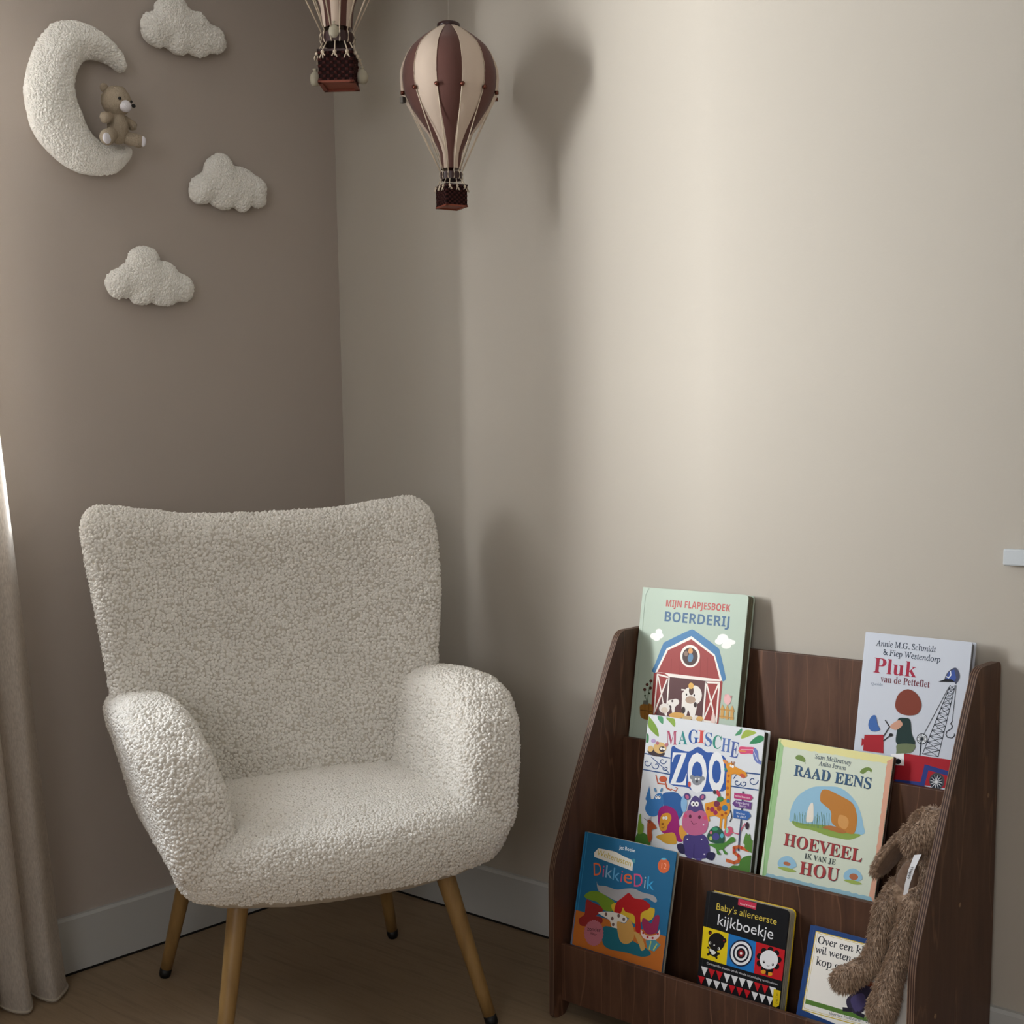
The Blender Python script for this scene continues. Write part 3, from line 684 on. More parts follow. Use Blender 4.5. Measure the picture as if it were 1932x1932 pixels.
'kijk': """p c4304e 660 2109 1030 2099 1027 1985 662 1995
t f0d8dc bf 697 2011 1006 2016 Vanaf 4 weken
t d8c250 bf 231 1826 1460 1814 Baby's allereerste
t e6e8ee bf 288 1563 1422 1552 kijkboekje
p e0c818 4 1476 539 1463 563 908 25 918
p 1f74be 539 1463 1102 1443 1127 901 563 908
p c01a24 1102 1443 1674 1428 1697 902 1127 901
e 141214 20 312 1262 171 39 20 -158
e 141214 20 159 1394 36 8 5 -37
e 141214 20 468 1320 44 10 6 -44
e 8c1c24 20 164 1385 14 3 1 -15
e 8c1c24 20 461 1319 18 4 2 -17
e f0f0ec 20 180 1214 25 5 3 -25
e f0f0ec 20 375 1156 25 6 3 -25
e 141214 20 189 1214 12 3 2 -12
e 141214 20 365 1152 12 3 2 -12
e f0f0ec 20 273 1196 17 4 1 -10
s 141214 180 1118 331 1114 371 1035 317 996 226 1001 174 1053
s e6e6e2 193 1114 317 1085 310 1046 253 1022 203 1059
l 141214 32 219 1050 158 998
l 141214 32 313 1021 356 980
e 141214 20 385 1069 20 5 3 -22
e 141214 20 152 1124 21 5 3 -17
e 1a2440 36 832 1179 234 54 29 -230
e e8eaee 36 832 1179 207 48 26 -204
e 16182a 36 832 1179 161 37 20 -158
e e8eaee 36 832 1179 128 29 16 -126
e 16141c 36 832 1179 90 21 11 -89
e 8c1c24 36 832 1179 55 12 7 -54
e f4e8e8 36 832 1179 25 5 3 -24
e 141214 12 1576 1240 57 13 7 -53
e 141214 12 1546 1121 57 13 6 -53
e 141214 12 1442 1036 57 14 6 -52
e 141214 12 1312 1026 58 14 7 -53
e 141214 12 1217 1096 58 13 7 -53
e 141214 12 1203 1213 58 13 6 -53
e 141214 12 1275 1322 58 13 7 -53
e 141214 12 1400 1371 58 13 7 -52
e 141214 12 1519 1339 57 13 7 -53
e e8eaee 32 1388 1196 177 41 20 -161
e 141214 20 1301 1138 19 5 3 -24
e 141214 20 1476 1133 19 4 3 -24
e e8eaee 20 1305 1149 7 2 1 -9
e e8eaee 20 1470 1141 6 2 1 -9
l 38343a 6 1363 1094 1392 1086 1414 1101
e e09a26 20 1308 970 49 11 4 -34
e e09a26 20 1441 962 49 12 4 -33
p 141214 1358 1022 1403 1024 1407 935 1358 930
t d8d8dc bf 160 835 1609 807 Contrastrijke plaatjes om de visuele ontwikkeling te stimuleren
p e2e2e4 52 771 197 770 139 614
p c01a24 208 768 352 767 295 612
p c01a24 369 766 512 765 455 611
p e2e2e4 528 765 670 764 613 610
p e2e2e4 686 763 827 762 771 609
p e2e2e4 843 761 982 760 926 608
p e2e2e4 998 760 1136 759 1081 607
p c01a24 1152 758 1289 757 1234 606
p c01a24 1304 756 1440 755 1385 605
p e2e2e4 1456 755 1590 754 1536 604
p c01a24 13 593 159 593 99 445
p e2e2e4 175 592 320 592 261 445
p e2e2e4 336 591 480 591 421 445
p e2e2e4 496 590 638 590 580 445
p c01a24 654 589 795 589 738 444
p c01a24 811 588 951 588 894 444
p c01a24 967 587 1105 587 1048 444
p e2e2e4 1121 587 1258 586 1201 444
p e2e2e4 1273 586 1409 586 1353 443
p e2e2e4 1425 585 1559 585 1504 443
p d8bc1a 1544 730 1704 732 1704 501 1629 439 1559 439
t 3a3410 bf 1651 506 1633 690 DELTAS""",
'mol': """p f2f0ea 116 1859 2622 1874 2748 264 94 521
l d0b848 13 116 1859 2622 1874
l d0b848 13 116 1859 94 521
l d0b848 13 94 521 2571 593
l d0b848 5 150 1834 2625 1851
l d0b848 5 150 1834 125 552
l d0b848 5 125 552 2567 621
t 2c3038 si 174 1673 1932 1705 Over een kleine mol die
t 2c3038 si 154 1511 1816 1526 wil weten wie er op zijn
t 2c3038 si 203 1318 1582 1338 kop gepoept heeft
p 5a8238 128 713 2673 743 2672 671 125 634
s 363048 849 904 950 1046 999 1161 1093 1262 1238 1212 1318 1145 1237 1060 1220 917 1173 791 1048 718 901 766
s 4c4470 918 910 996 1020 1126 1068 1188 946 1130 804 1028 751
e 8c4226 20 1187 1255 106 7 -2 -45
s 2a2636 817 1086 976 1135 1001 1072 858 1014
l 2a2636 53 958 756 823 731
l 2a2636 53 1072 738 1185 719
e 2a2636 20 1270 982 42 11 10 -58
t 50586a bf 582 574 1657 648 Werner Holzwarth / Wolf Erlbruch""",
}
# ------------------------------------------------------------------ materials
def wallmat(name, a, b):
    m = Mat(name, a, .72, .25); c = m.coord((1, 1, 1))
    n = m.n('ShaderNodeTexNoise', i_Scale=1.3, i_Detail=3.0); m.l(c, n.inputs['Vector'])
    m.l(m.ramp(n.outputs[0], [(.3, a), (.7, b)]), m.b.inputs['Base Color'])
    f = m.n('ShaderNodeTexNoise', i_Scale=260.0, i_Detail=2.0); m.l(c, f.inputs['Vector']); m.bump(f.outputs[0], .12, .001)
    return m
M_wall = wallmat('wall_paint', 'b4aea4', 'b6b0a6')
M_wall_left = wallmat('wall_paint_shade_tint', 'aea59d', 'b0a79f')  # same paint as the other walls; shade and pinkish cast worked into the colour
M_ceil = Mat('ceiling_paint', 'd8d4cc', .8)
M_white = Mat('white_lacquer', 'b9bbba', .38, .5)
c = M_white.coord(); nn = M_white.n('ShaderNodeTexNoise', i_Scale=60.0); M_white.l(c, nn.inputs['Vector']); M_white.bump(nn.outputs[0], .03, .001)
M_floor = Mat('pale_wood_floor', '85735d', .55, .35)
c = M_floor.coord((3, 40, 1)); n1 = M_floor.n('ShaderNodeTexNoise', i_Scale=1.6, i_Detail=5.0, i_Distortion=.6); M_floor.l(c, n1.inputs['Vector'])
M_floor.l(M_floor.ramp(n1.outputs[0], [(.3, '7d6b55'), (.5, '8f7b63'), (.72, '857159')]), M_floor.b.inputs['Base Color'])
M_floor.bump(n1.outputs[0], .08, .001)
M_gap = Mat('dark_gap', '14110f', .9)

def sherpa(name, a, b, scale=230.0, st=.55):
    m = Mat(name, a, .95, .1)
    c = m.coord()
    d = m.n('ShaderNodeTexNoise', i_Scale=90.0, i_Detail=2.0); m.l(c, d.inputs['Vector'])
    mx = m.n('ShaderNodeMix', data_type='VECTOR'); mx.inputs['Factor'].default_value = .012
    m.l(c, mx.inputs[4]); m.l(d.outputs['Color'], mx.inputs[5])
    v = m.n('ShaderNodeTexVoronoi', i_Scale=scale); v.feature = 'SMOOTH_F1'; v.inputs['Smoothness'].default_value = .3
    m.l(mx.outputs[1], v.inputs['Vector'])
    inv = m.n('ShaderNodeMath', operation='SUBTRACT'); inv.inputs[0].default_value = 1; m.l(v.outputs['Distance'], inv.inputs[1])
    f = m.n('ShaderNodeTexNoise', i_Scale=900.0, i_Detail=3.0); m.l(c, f.inputs['Vector'])
    m.bump(inv.outputs[0], st, .0035, m.bump(f.outputs[0], .3, .0008))
    n = m.n('ShaderNodeTexNoise', i_Scale=14.0); m.l(c, n.inputs['Vector'])
    m.l(m.ramp(n.outputs[0], [(.3, a), (.7, b)]), m.b.inputs['Base Color'])
    return m
M_sherpa = sherpa('cream_boucle', 'e2dfd9', 'e9e6e0', 420.0, .35)
M_back = Mat('backing_gap_shade', 'c4beb4', .95, .05)  # backing toned darker than the curls to stand for shade between them
M_plush = sherpa('white_plush', 'ecebe6', 'f2f1ed', 300.0, .4)
M_leg = Mat('oak_look_metal', '9a7440', .42, .45)
c = M_leg.coord((30, 30, 3)); n1 = M_leg.n('ShaderNodeTexNoise', i_Scale=2.0, i_Detail=4.0); M_leg.l(c, n1.inputs['Vector'])
M_leg.l(M_leg.ramp(n1.outputs[0], [(.3, '80633a'), (.6, '937446')]), M_leg.b.inputs['Base Color'])
M_black = Mat('black_rubber', '0c0b0b', .5)

def wood(name, sc, cols, hl='6b4b38'):
    m = Mat(name, cols[0], .5, .35)
    c = m.coord(sc)
    n = m.n('ShaderNodeTexNoise', i_Scale=2.2, i_Detail=7.0, i_Roughness=.62, i_Distortion=.9); m.l(c, n.inputs['Vector'])
    base = m.ramp(n.outputs[0], [(.28, cols[0]), (.5, cols[1]), (.72, cols[2])])
    wv = m.n('ShaderNodeTexWave', i_Scale=1.1, i_Distortion=9.0, i_Detail=3.0, i_Detail_Scale=1.3); wv.bands_direction = 'X'; m.l(c, wv.inputs['Vector'])
    vein = m.ramp(wv.outputs[0], [(.0, (1, 1, 1, 1)), (.014, (0, 0, 0, 1))])
    mx = m.n('ShaderNodeMix', data_type='RGBA'); m.l(vein, mx.inputs[0]); m.l(base, mx.inputs[6]); mx.inputs[7].default_value = srgb(hl)
    m.l(mx.outputs[2], m.b.inputs['Base Color'])
    f = m.n('ShaderNodeTexNoise', i_Scale=30.0, i_Detail=5.0); m.l(c, f.inputs['Vector']); m.bump(f.outputs[0], .2, .0006)
    return m
WC = ('3f2a20', '513628', '614433')
M_wood = wood('walnut_stained_plywood', (9, 9, 1.3), WC)
M_woodh = wood('walnut_stained_plywood_side', (1.2, 9, 1.3), WC)
M_ply = Mat('plywood_edge', '5a4438', .6)
tc = M_ply.n('ShaderNodeTexCoord'); sp = M_ply.n('ShaderNodeSeparateXYZ'); M_ply.l(tc.outputs['Object'], sp.inputs[0])
mm = M_ply.n('ShaderNodeMath', operation='MULTIPLY'); mm.inputs[1].default_value = 2 * math.pi / .0036; M_ply.l(sp.outputs[0], mm.inputs[0])
sn = M_ply.n('ShaderNodeMath', operation='SINE'); M_ply.l(mm.outputs[0], sn.inputs[0])
M_ply.l(M_ply.ramp(sn.outputs[0], [(0, '3a241b'), (.35, '4a3226'), (.6, '7a604e')]), M_ply.b.inputs['Base Color'])

# ------------------------------------------------------------------ room
RX, RY, H = 3.7, -4.2, 2.55
WY0, WY1, WZ0, WZ1 = -.97, -2.12, .95, 2.2   # window opening in the left wall
def st(o): return tag(o, kind='structure')
b = MB(); b.box((-.01, RY, -.05), (RX, 0, 0)); st(b.build('floor', M_floor))
b = MB(); b.box((-.3, RY - .1, H), (RX + .1, .1, H + .1)); st(b.build('ceiling', M_ceil))
b = MB(); b.box((-.3, 0, -.05), (RX + .1, .12, H)); st(b.build('wall_right', M_wall))
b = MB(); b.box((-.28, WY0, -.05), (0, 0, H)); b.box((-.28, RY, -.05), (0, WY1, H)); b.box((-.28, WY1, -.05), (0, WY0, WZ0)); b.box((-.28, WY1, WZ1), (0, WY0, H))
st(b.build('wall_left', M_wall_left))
b = MB(); b.box((-.3, RY - .12, -.05), (RX + .1, RY, H)); st(b.build('wall_rear', M_wall))
b = MB(); b.box((RX, RY, -.05), (RX + .12, 0, H)); st(b.build('wall_side', M_wall))
bbp = [(0, .006), (.0135, .006), (.0135, .119), (.009, .125), (0, .125)]
b = MB(); b.prism([(-y, z) for y, z in bbp], 0, 0, RX); st(b.build('baseboard_right', M_white))
b = MB(); b.prism([(y, z) for y, z in bbp], 1, RY, -.0135); b.v = [(p[0], p[1], p[2]) for p in b.v]; st(b.build('baseboard_left', M_white))
b = MB(); b.box((0, -.012, 0), (RX, -.001, .006)); st(b.build('trim_1', M_gap))
b = MB(); b.box((.001, RY, 0), (.012, -.012, .006)); st(b.build('trim_2', M_gap))
# window
win = empty('window_1', (-.2, (WY0 + WY1) / 2, WZ0)); st(win)
b = MB(); ww = (WY0 - WY1) / 2; hh = WZ1 - WZ0
for y0, y1, z0, z1 in ((-ww, -ww + .06, 0, hh), (ww - .06, ww, 0, hh), (-ww, ww, 0, .07), (-ww, ww, hh - .07, hh)): b.box((-.03, y0, z0), (.03, y1, z1), .004)
b.build('window_frame', M_white, win)
b = MB(); b.box((.03, -ww, -.02), (.24, ww, .012), .004); b.build('window_sill', M_white, win)
M_glass = bpy.data.materials.new('window_glass'); M_glass.use_nodes = True
t = M_glass.node_tree; t.nodes.clear(); out = t.nodes.new('ShaderNodeOutputMaterial'); m2 = t.nodes.new('ShaderNodeMixShader'); tr = t.nodes.new('ShaderNodeBsdfTransparent'); gl = t.nodes.new('ShaderNodeBsdfGlossy'); gl.inputs['Roughness'].default_value = .02
m2.inputs[0].default_value = .06; t.links.new(tr.outputs[0], m2.inputs[1]); t.links.new(gl.outputs[0], m2.inputs[2]); t.links.new(m2.outputs[0], out.inputs[0])
b = MB(); b.box((-.003, -ww + .06, .07), (.003, ww - .06, hh - .07)); b.build('window_pane', M_glass, win)

# ledge at the right
led = MB(); led.box((1.653, -.014, .892), (2.35, 0, .9195), .0025)
tag(led.build('wall_ledge', Mat('ledge_white', 'c4cbd0', .4)), 'narrow white ledge on the bright wall at the right edge, above the bookcase', 'ledge')

# ------------------------------------------------------------------ curtain
M_cur = bpy.data.materials.new('sheer_linen'); M_cur.use_nodes = True
t = M_cur.node_tree; t.nodes.clear()
out = t.nodes.new('ShaderNodeOutputMaterial'); df = t.nodes.new('ShaderNodeBsdfDiffuse'); tl = t.nodes.new('ShaderNodeBsdfTranslucent'); tr = t.nodes.new('ShaderNodeBsdfTransparent')
mx = t.nodes.new('ShaderNodeMixShader'); m2 = t.nodes.new('ShaderNodeMixShader')
df.inputs[0].default_value = srgb('e2dbd3'); tl.inputs[0].default_value = srgb('ece6de')
mx.inputs[0].default_value = .62
tc = t.nodes.new('ShaderNodeTexCoord'); mp = t.nodes.new('ShaderNodeMapping'); mp.inputs['Scale'].default_value = (1, 1, .25); nz = t.nodes.new('ShaderNodeTexNoise'); nz.inputs['Scale'].default_value = 420
rp = t.nodes.new('ShaderNodeMapRange'); rp.inputs[1].default_value = .3; rp.inputs[2].default_value = .7; rp.inputs[3].default_value = .06; rp.inputs[4].default_value = .30
t.links.new(tc.outputs['Object'], mp.inputs[0]); t.links.new(mp.outputs[0], nz.inputs['Vector']); t.links.new(nz.outputs[0], rp.inputs[0])
t.links.new(df.outputs[0], mx.inputs[1]); t.links.new(tl.outputs[0], mx.inputs[2])
t.links.new(rp.outputs[0], m2.inputs[0]); t.links.new(mx.outputs[0], m2.inputs[1]); t.links.new(tr.outputs[0], m2.inputs[2]); t.links.new(m2.outputs[0], out.inputs[0])
cur = empty('curtain', (.1, -1.1, 0))
tag(cur, 'sheer beige linen curtain hanging to the floor at the left edge, beside the armchair', 'curtain')
NZ, NU = 60, 110
v = []; 
CUR_E = lambda z: -.862 - .062 * min(z, 1.3)
for i in range(NZ + 1):
    z = .004 + (2.47 - .004) * i / NZ
    for j in range(NU + 1):
        u = j / NU
        y0 = CUR_E(z)
        spread = .25 + .05 * (1 - z / 2.5)
        y = y0 - spread * u
        amp = .026 + .014 * (1 - z / 2.47)
        ph = u * 2 * math.pi * 4.2 + .35 * math.sin(z * 1.7 + u * 5)
        x = .068 + amp * math.sin(ph - 1.2) + .008 * math.sin(ph * 2.3 + z * 2)
        y += .018 * math.cos(ph - .5)
        if z < .12: x += (.12 - z) * .12 * math.sin(u * 23)
        v.append((x - .1, y + 1.1, z))
f = [(i * (NU + 1) + j, i * (NU + 1) + j + 1, (i + 1) * (NU + 1) + j + 1, (i + 1) * (NU + 1) + j) for i in range(NZ) for j in range(NU)]
pyd('curtain_cloth', v, f, M_cur, cur, True)
b = MB()
for j in range(0, NU + 1): pass
b.tube([(v[j][0], v[j][1], .008) for j in range(NU + 1)], .003, 5); b.build('hem', Mat('linen_hem', 'a89e90', .9), cur, True)
b = MB(); b.tube([(.085, -.78, 2.49), (.085, -2.5, 2.49)], .012, 10); b.ball((.085, -.77, 2.49), .02)
rod = b.build('curtain_rod', M_white, None, True); tag(rod, 'white curtain rod above the window, holding the sheer curtain', 'curtain rod')

# ------------------------------------------------------------------ armchair
chair = empty('armchair', (.515, -.556, 0), math.atan2(-.380, .925))
tag(chair, 'cream sherpa wingback armchair with slender wooden-look legs in the room corner', 'armchair')
VOX = .0045
def plumpy(mb, name, mat, vox=VOX, sm=12, coarse=.008, fl=None, post=None, parent=None):
    me = evalmesh(mb, [('REMESH', dict(mode='VOXEL', voxel_size=coarse)), ('SMOOTH', dict(factor=.5, iterations=sm))])
    if post:
        p = getco(me); post(p); setco(me, p)
    m2 = MB(); m2.v = [tuple(x) for x in getco(me)]; m2.f = [tuple(q.vertices) for q in me.polygons]
    bpy.data.meshes.remove(me)
    me = evalmesh(m2, [('REMESH', dict(mode='VOXEL', voxel_size=vox))]) if vox else evalmesh(m2, [])
    me.name = name
    if fl: me = curls(me, **fl); me.name = name
    return link(name, me, [mat, M_back] if fl else mat, parent, True)
FL = dict(keep=lambda p, n: (n[:, 0] > -.55) | (p[:, 2] > .93))
# backrest: curved padded sheet with wings
b = MB(); n = 72; rings = []
def back_ring(z, hw, t, k):
    r = []
    for i in range(n):
        a = 2 * math.pi * i / n
        ca, sa = math.cos(a), math.sin(a)
        yy = hw * math.copysign(abs(ca) ** .38, ca)
        tt = t / 2 * math.copysign(abs(sa) ** .75, sa)
        zt = .964 + .044 * (abs(yy) / .37) ** 2.0
        zz = .34 + (z - .34) * (zt - .34) / (.985 - .34)
        u = abs(yy) / .37
        wing = (.108 if z < .8 else .108 - .062 * ((z - .8) / .185)) * u ** 2.6
        xs = -.145 - .17 * (zz - .40) ** 1.0 + wing
        r.append((xs + tt, yy - .024 * min(1, (z - .34) / .3), zz))
    return r
def hwf(z): return .24 + (z - .34) * .095 / .2 if z < .54 else .335 if z < .64 else .335 + (z - .64) * .028 / .25 if z < .89 else .363
for z in [.34 + .59 * i / 26 for i in range(27)]: rings.append(back_ring(z, hwf(z), .105, 0))
for i in range(1, 9):
    a = math.pi / 2 * i / 8; rings.append(back_ring(.93 + .055 * math.sin(a), .363 - .055 * (1 - math.cos(a)), max(.105 * math.cos(a), .004), 0))
vv = [p for r in rings for p in r]
ff = [(i * n + k, i * n + (k + 1) % n, (i + 1) * n + (k + 1) % n, (i + 1) * n + k) for i in range(len(rings) - 1) for k in range(n)]
ff += [tuple(range(n))[::-1], tuple((len(rings) - 1) * n + k for k in range(n))]
b.add(vv, ff)
plumpy(b, 'backrest', M_sherpa, fl=FL, parent=chair, sm=6)
# seat
def roundpoly(pts, r, n=7):
    o = []; N = len(pts)
    for i in range(N):
        p0, p1, p2 = Vector(pts[i - 1]), Vector(pts[i]), Vector(pts[(i + 1) % N])
        a = (p0 - p1).normalized(); c = (p2 - p1).normalized(); ri = r[i] if isinstance(r, (list, tuple)) else r
        for k in range(n + 1):
            t = k / n; A = p1 + a * ri; B = p1 + c * ri
            q = A * (1 - t) ** 2 + p1 * 2 * t * (1 - t) + B * t * t; o.append((q.x, q.y))
    return o
b = MB()
b.prism(roundpoly([(-.20, -.27), (.27, -.325), (.345, -.14), (.352, 0), (.345, .14), (.27, .325), (-.20, .27)], [.06, .10, .08, .04, .08, .10, .06]), 2, .31, .445, bev=.048)
def seatpost(p):
    u = np.clip(1 - (p[:, 1] / .3) ** 2, 0, 1) * np.clip(1 - ((p[:, 0] - .08) / .28) ** 2, 0, 1)
    top = p[:, 2] > .38
    p[:, 2] += np.where(top, .008 * u, 0)
    # front lip sinks and tucks under
    fr = np.clip((p[:, 0] - .12) / .22, 0, 1)
    p[:, 2] -= .012 * fr ** 2
    low = np.clip((.38 - p[:, 2]) / .07, 0, 1)
    p[:, 0] -= .035 * low ** 1.5 * fr
    p[:, 1] *= 1 - .05 * low ** 1.5
plumpy(b, 'seat', M_sherpa, fl=dict(sp=.0046, r0=.0034, seed=4, keep=lambda p, n: (n[:, 2] > -.75) & ((p[:, 0] > -.12)), flat=lambda p, n: np.clip(1.0 - .65 * np.clip(n[:, 2], 0, 1) * (p[:, 0] < .22), .35, 1)), post=seatpost, parent=chair, sm=8)
# arms
ARM = [(-.21, .335), (-.215, .60), (-.19, .632), (-.10, .640), (0, .648), (.09, .648), (.165, .628), (.225, .585), (.262, .525), (.280, .455), (.285, .40), (.27, .352), (.22, .33), (0, .322)]
for s in (-1, 1):
    b = MB(); b.prism(ARM, 1, -.059, .059, bev=.042)
    def armpost(p, s=s):
        c = (.262 if s < 0 else .252) + .085 * np.clip(p[:, 0] + .12, 0, .4) * .5 + .22 * (p[:, 2] - .43)
        low = np.clip((.43 - p[:, 2]) / .1, 0, 1); c = c - .02 * low ** 2
        fr = np.clip((p[:, 0] - .12) / .16, 0, 1); c = c - .022 * fr ** 2 * np.clip((p[:, 2] - .38) / .2, 0, 1)
        thick = 1.0 + .10 * np.clip((p[:, 2] - .45) / .15, 0, 1)
        p[:, 1] = p[:, 1] * thick * 1 + c * 1
        p[:, 1] *= s
        return p
    def arm_and_flip(p): armpost(p)
    # mirrored pieces need their faces turned
    me = evalmesh(b, [('REMESH', dict(mode='VOXEL', voxel_size=.008)), ('SMOOTH', dict(factor=.5, iterations=8))])
    p = getco(me); armpost(p); setco(me, p)
    m2 = MB(); m2.v = [tuple(q) for q in getco(me)]; m2.f = [tuple(q.vertices)[::s] for q in me.polygons]
    bpy.data.meshes.remove(me)
    me = evalmesh(m2, [('REMESH', dict(mode='VOXEL', voxel_size=VOX))]); me = curls(me, seed=10 + s, keep=lambda p, n: (n[:, 2] > -.8) & (p[:, 0] > -.18)); me.name = 'armrest'
    link('armrest', me, [M_sherpa, M_back], chair, True)
for (tx, ty), (fx, fy) in (((.205, -.200), (.275, -.268)), ((.205, .175), (.266, .255)), ((-.19, -.185), (-.262, -.252)), ((-.185, .185), (-.244, .250))):
    b = MB(); T = Vector((tx, ty, .345)); Fo = Vector((fx, fy, .012)); P = [T.lerp(Fo, k / 6) for k in range(7)]
    b.tube(P, [.0195 - .0075 * k / 6 for k in range(7)], 20)
    lg = b.build('leg', M_leg, chair, True)
    b = MB(); d = (Fo - T).normalized(); b.tube([Fo - d * .010, Fo + d * .004, Fo + d * .010, Fo + d * .0115], [.0125, .0125, .0105, .006], 16); b.build('foot_cap', M_black, lg, True)

# ------------------------------------------------------------------ bookcase
SX0, SX1, PT = .920, 1.657, .013
shelf = empty('bookcase', (SX0, -.016, 0))
tag(shelf, 'dark walnut-stained plywood display bookcase with three slanting tiers against the bright wall', 'bookcase')
O = Vector((SX0, -.016, 0))
prof = roundpoly([(-.016, .732), (-.108, .732), (-.150, .655), (-.321, .300), (-.322, .0), (-.290, .0), (-.262, .035), (-.075, .035), (-.050, .0), (-.016, .0)],
                 [.014, .020, .030, .035, .012, .006, .02, .02, .006, .004], 5)
for x0 in (0, SX1 - SX0 - PT):
    b = MB(); bm = bmesh.new()
    n = len(prof)
    pl = [(y + .016, z) for y, z in prof]
    A = [(x0, y, z) for y, z in pl]; Bv = [(x0 + PT, y, z) for y, z in pl]
    b.add(A + Bv, [tuple(range(n)), tuple(range(n, 2 * n))[::-1]], 0)
    b.add(A + Bv, [(i, n + i, n + (i + 1) % n, (i + 1) % n)[::-1] for i in range(n)], 1)
    side = b.build('side_panel', [M_woodh, M_ply], shelf)
    if x0 > 0:
        M_plug = Mat('screw_plug', '8a6c52', .5)
        for y, z in ((-.055, .51), (-.16, .35), (-.245, .19)):
            pb = MB(); pb.tube([(x0 + PT - .001, y + .016, z), (x0 + PT + .0008, y + .016, z)], .004, 12); pb.build('screw_plug', M_plug, side)
W0, W1 = PT, SX1 - SX0 - PT
def board(name, y0, y1, z0, z1, mat=M_wood):
    b = MB(); b.box((W0, y0 + .016, z0), (W1, y1 + .016, z1), .0012); return b.build(name, mat, shelf)
board('back_board', -.029, -.018, .44, .709)
board('front_board', -.100, -.090, .262, .517)
board('front_board', -.200, -.190, .074, .333)
board('front_board', -.300, -.290, .032, .145)
board('tier_floor', -.090, -.029, .450, .460, M_woodh); board('tier_floor', -.190, -.100, .266, .276, M_woodh); board('tier_floor', -.290, -.200, .076, .086, M_woodh)

# ------------------------------------------------------------------ books
def clip_poly(p, W, Hh):
    for ax, lim, sg in ((0, 0, 1), (0, W, -1), (1, 0, 1), (1, Hh, -1)):
        o = []
        for i in range(len(p)):
            a, c = p[i - 1], p[i]; ia = (a[ax] - lim) * sg >= 0; ic = (c[ax] - lim) * sg >= 0
            if ia != ic:
                t = (lim - a[ax]) / (c[ax] - a[ax]); o.append((a[0] + (c[0] - a[0]) * t, a[1] + (c[1] - a[1]) * t))
            if ic: o.append(c)
        p = o
        if len(p) < 3: return []
    return p
def catmull(p, n=4):
    N = len(p); r = []
    for i in range(N):
        a, b_, c, d = [np.array(p[(i + j - 1) % N], float) for j in range(4)]
        for q in range(n):
            t = q / n; r.append(tuple(.5 * (2 * b_ + (c - a) * t + (2 * a - 5 * b_ + 4 * c - d) * t * t + (3 * b_ - a - 3 * c + d) * t ** 3)))
    return r
def shift(s, U0, L0, holes={}):
    r = ''
    for ch in s:
        if 'A' <= ch <= 'Z': r += chr(U0 + ord(ch) - 65)
        elif 'a' <= ch <= 'z' and L0: r += chr(holes.get(ch, L0 + ord(ch) - 97))
        else: r += ch
    return r
def text_mesh(style, s):
    shear = 0; off = 0; wide = 1
    if style == 'sr': s = shift(s, 0x1D400, 0x1D41A)
    elif style == 'si': s = shift(s, 0x1D434, 0x1D44E, {'h': 0x210E}); shear = -.25; off = .012
    elif style == 'sb': s = shift(s, 0x1D5D4, 0x1D5EE)
    elif style in ('st', 'eng'): s = shift(s, 0x1D400, 0x1D41A)
    elif style == 'zooz': s = shift(s, 0x1D400, 0)
    c = bpy.data.curves.new('txt', 'FONT'); c.body = s; c.size = 1; c.resolution_u = 3
    c.offset = off
    if style == 'zooo': c.offset = .04
    o = bpy.data.objects.new('txt', c); COL.objects.link(o)
    dg = bpy.context.evaluated_depsgraph_get()
    me = bpy.data.meshes.new_from_object(o.evaluated_get(dg))
    v = [(q.co.x + shear * q.co.y, q.co.y) for q in me.vertices]; f = [tuple(p.vertices) for p in me.polygons]
    bpy.data.objects.remove(o); bpy.data.curves.remove(c); bpy.data.meshes.remove(me)
    return v, f
XH = {}
def text_art(style, s, a, c, hscale=None):
    v, f = text_mesh(style, s)
    if not v: return [], []
    x0 = min(p[0] for p in v); x1 = max(p[0] for p in v)
    a = np.array(a, float); c = np.array(c, float); d = c - a; L = np.hypot(*d); e = d / L; nn = np.array((-e[1], e[0])); k = L / (x1 - x0)
    hs = k if hscale is None else hscale
    return [tuple(a + e * (p[0] - x0) * k + nn * p[1] * hs) for p in v], f
M_ink = Mat('cover_print', (1, 1, 1, 1), .45, .2)
an = M_ink.n('ShaderNodeVertexColor'); an.layer_name = 'ink'; M_ink.l(an.outputs[0], M_ink.b.inputs['Base Color'])
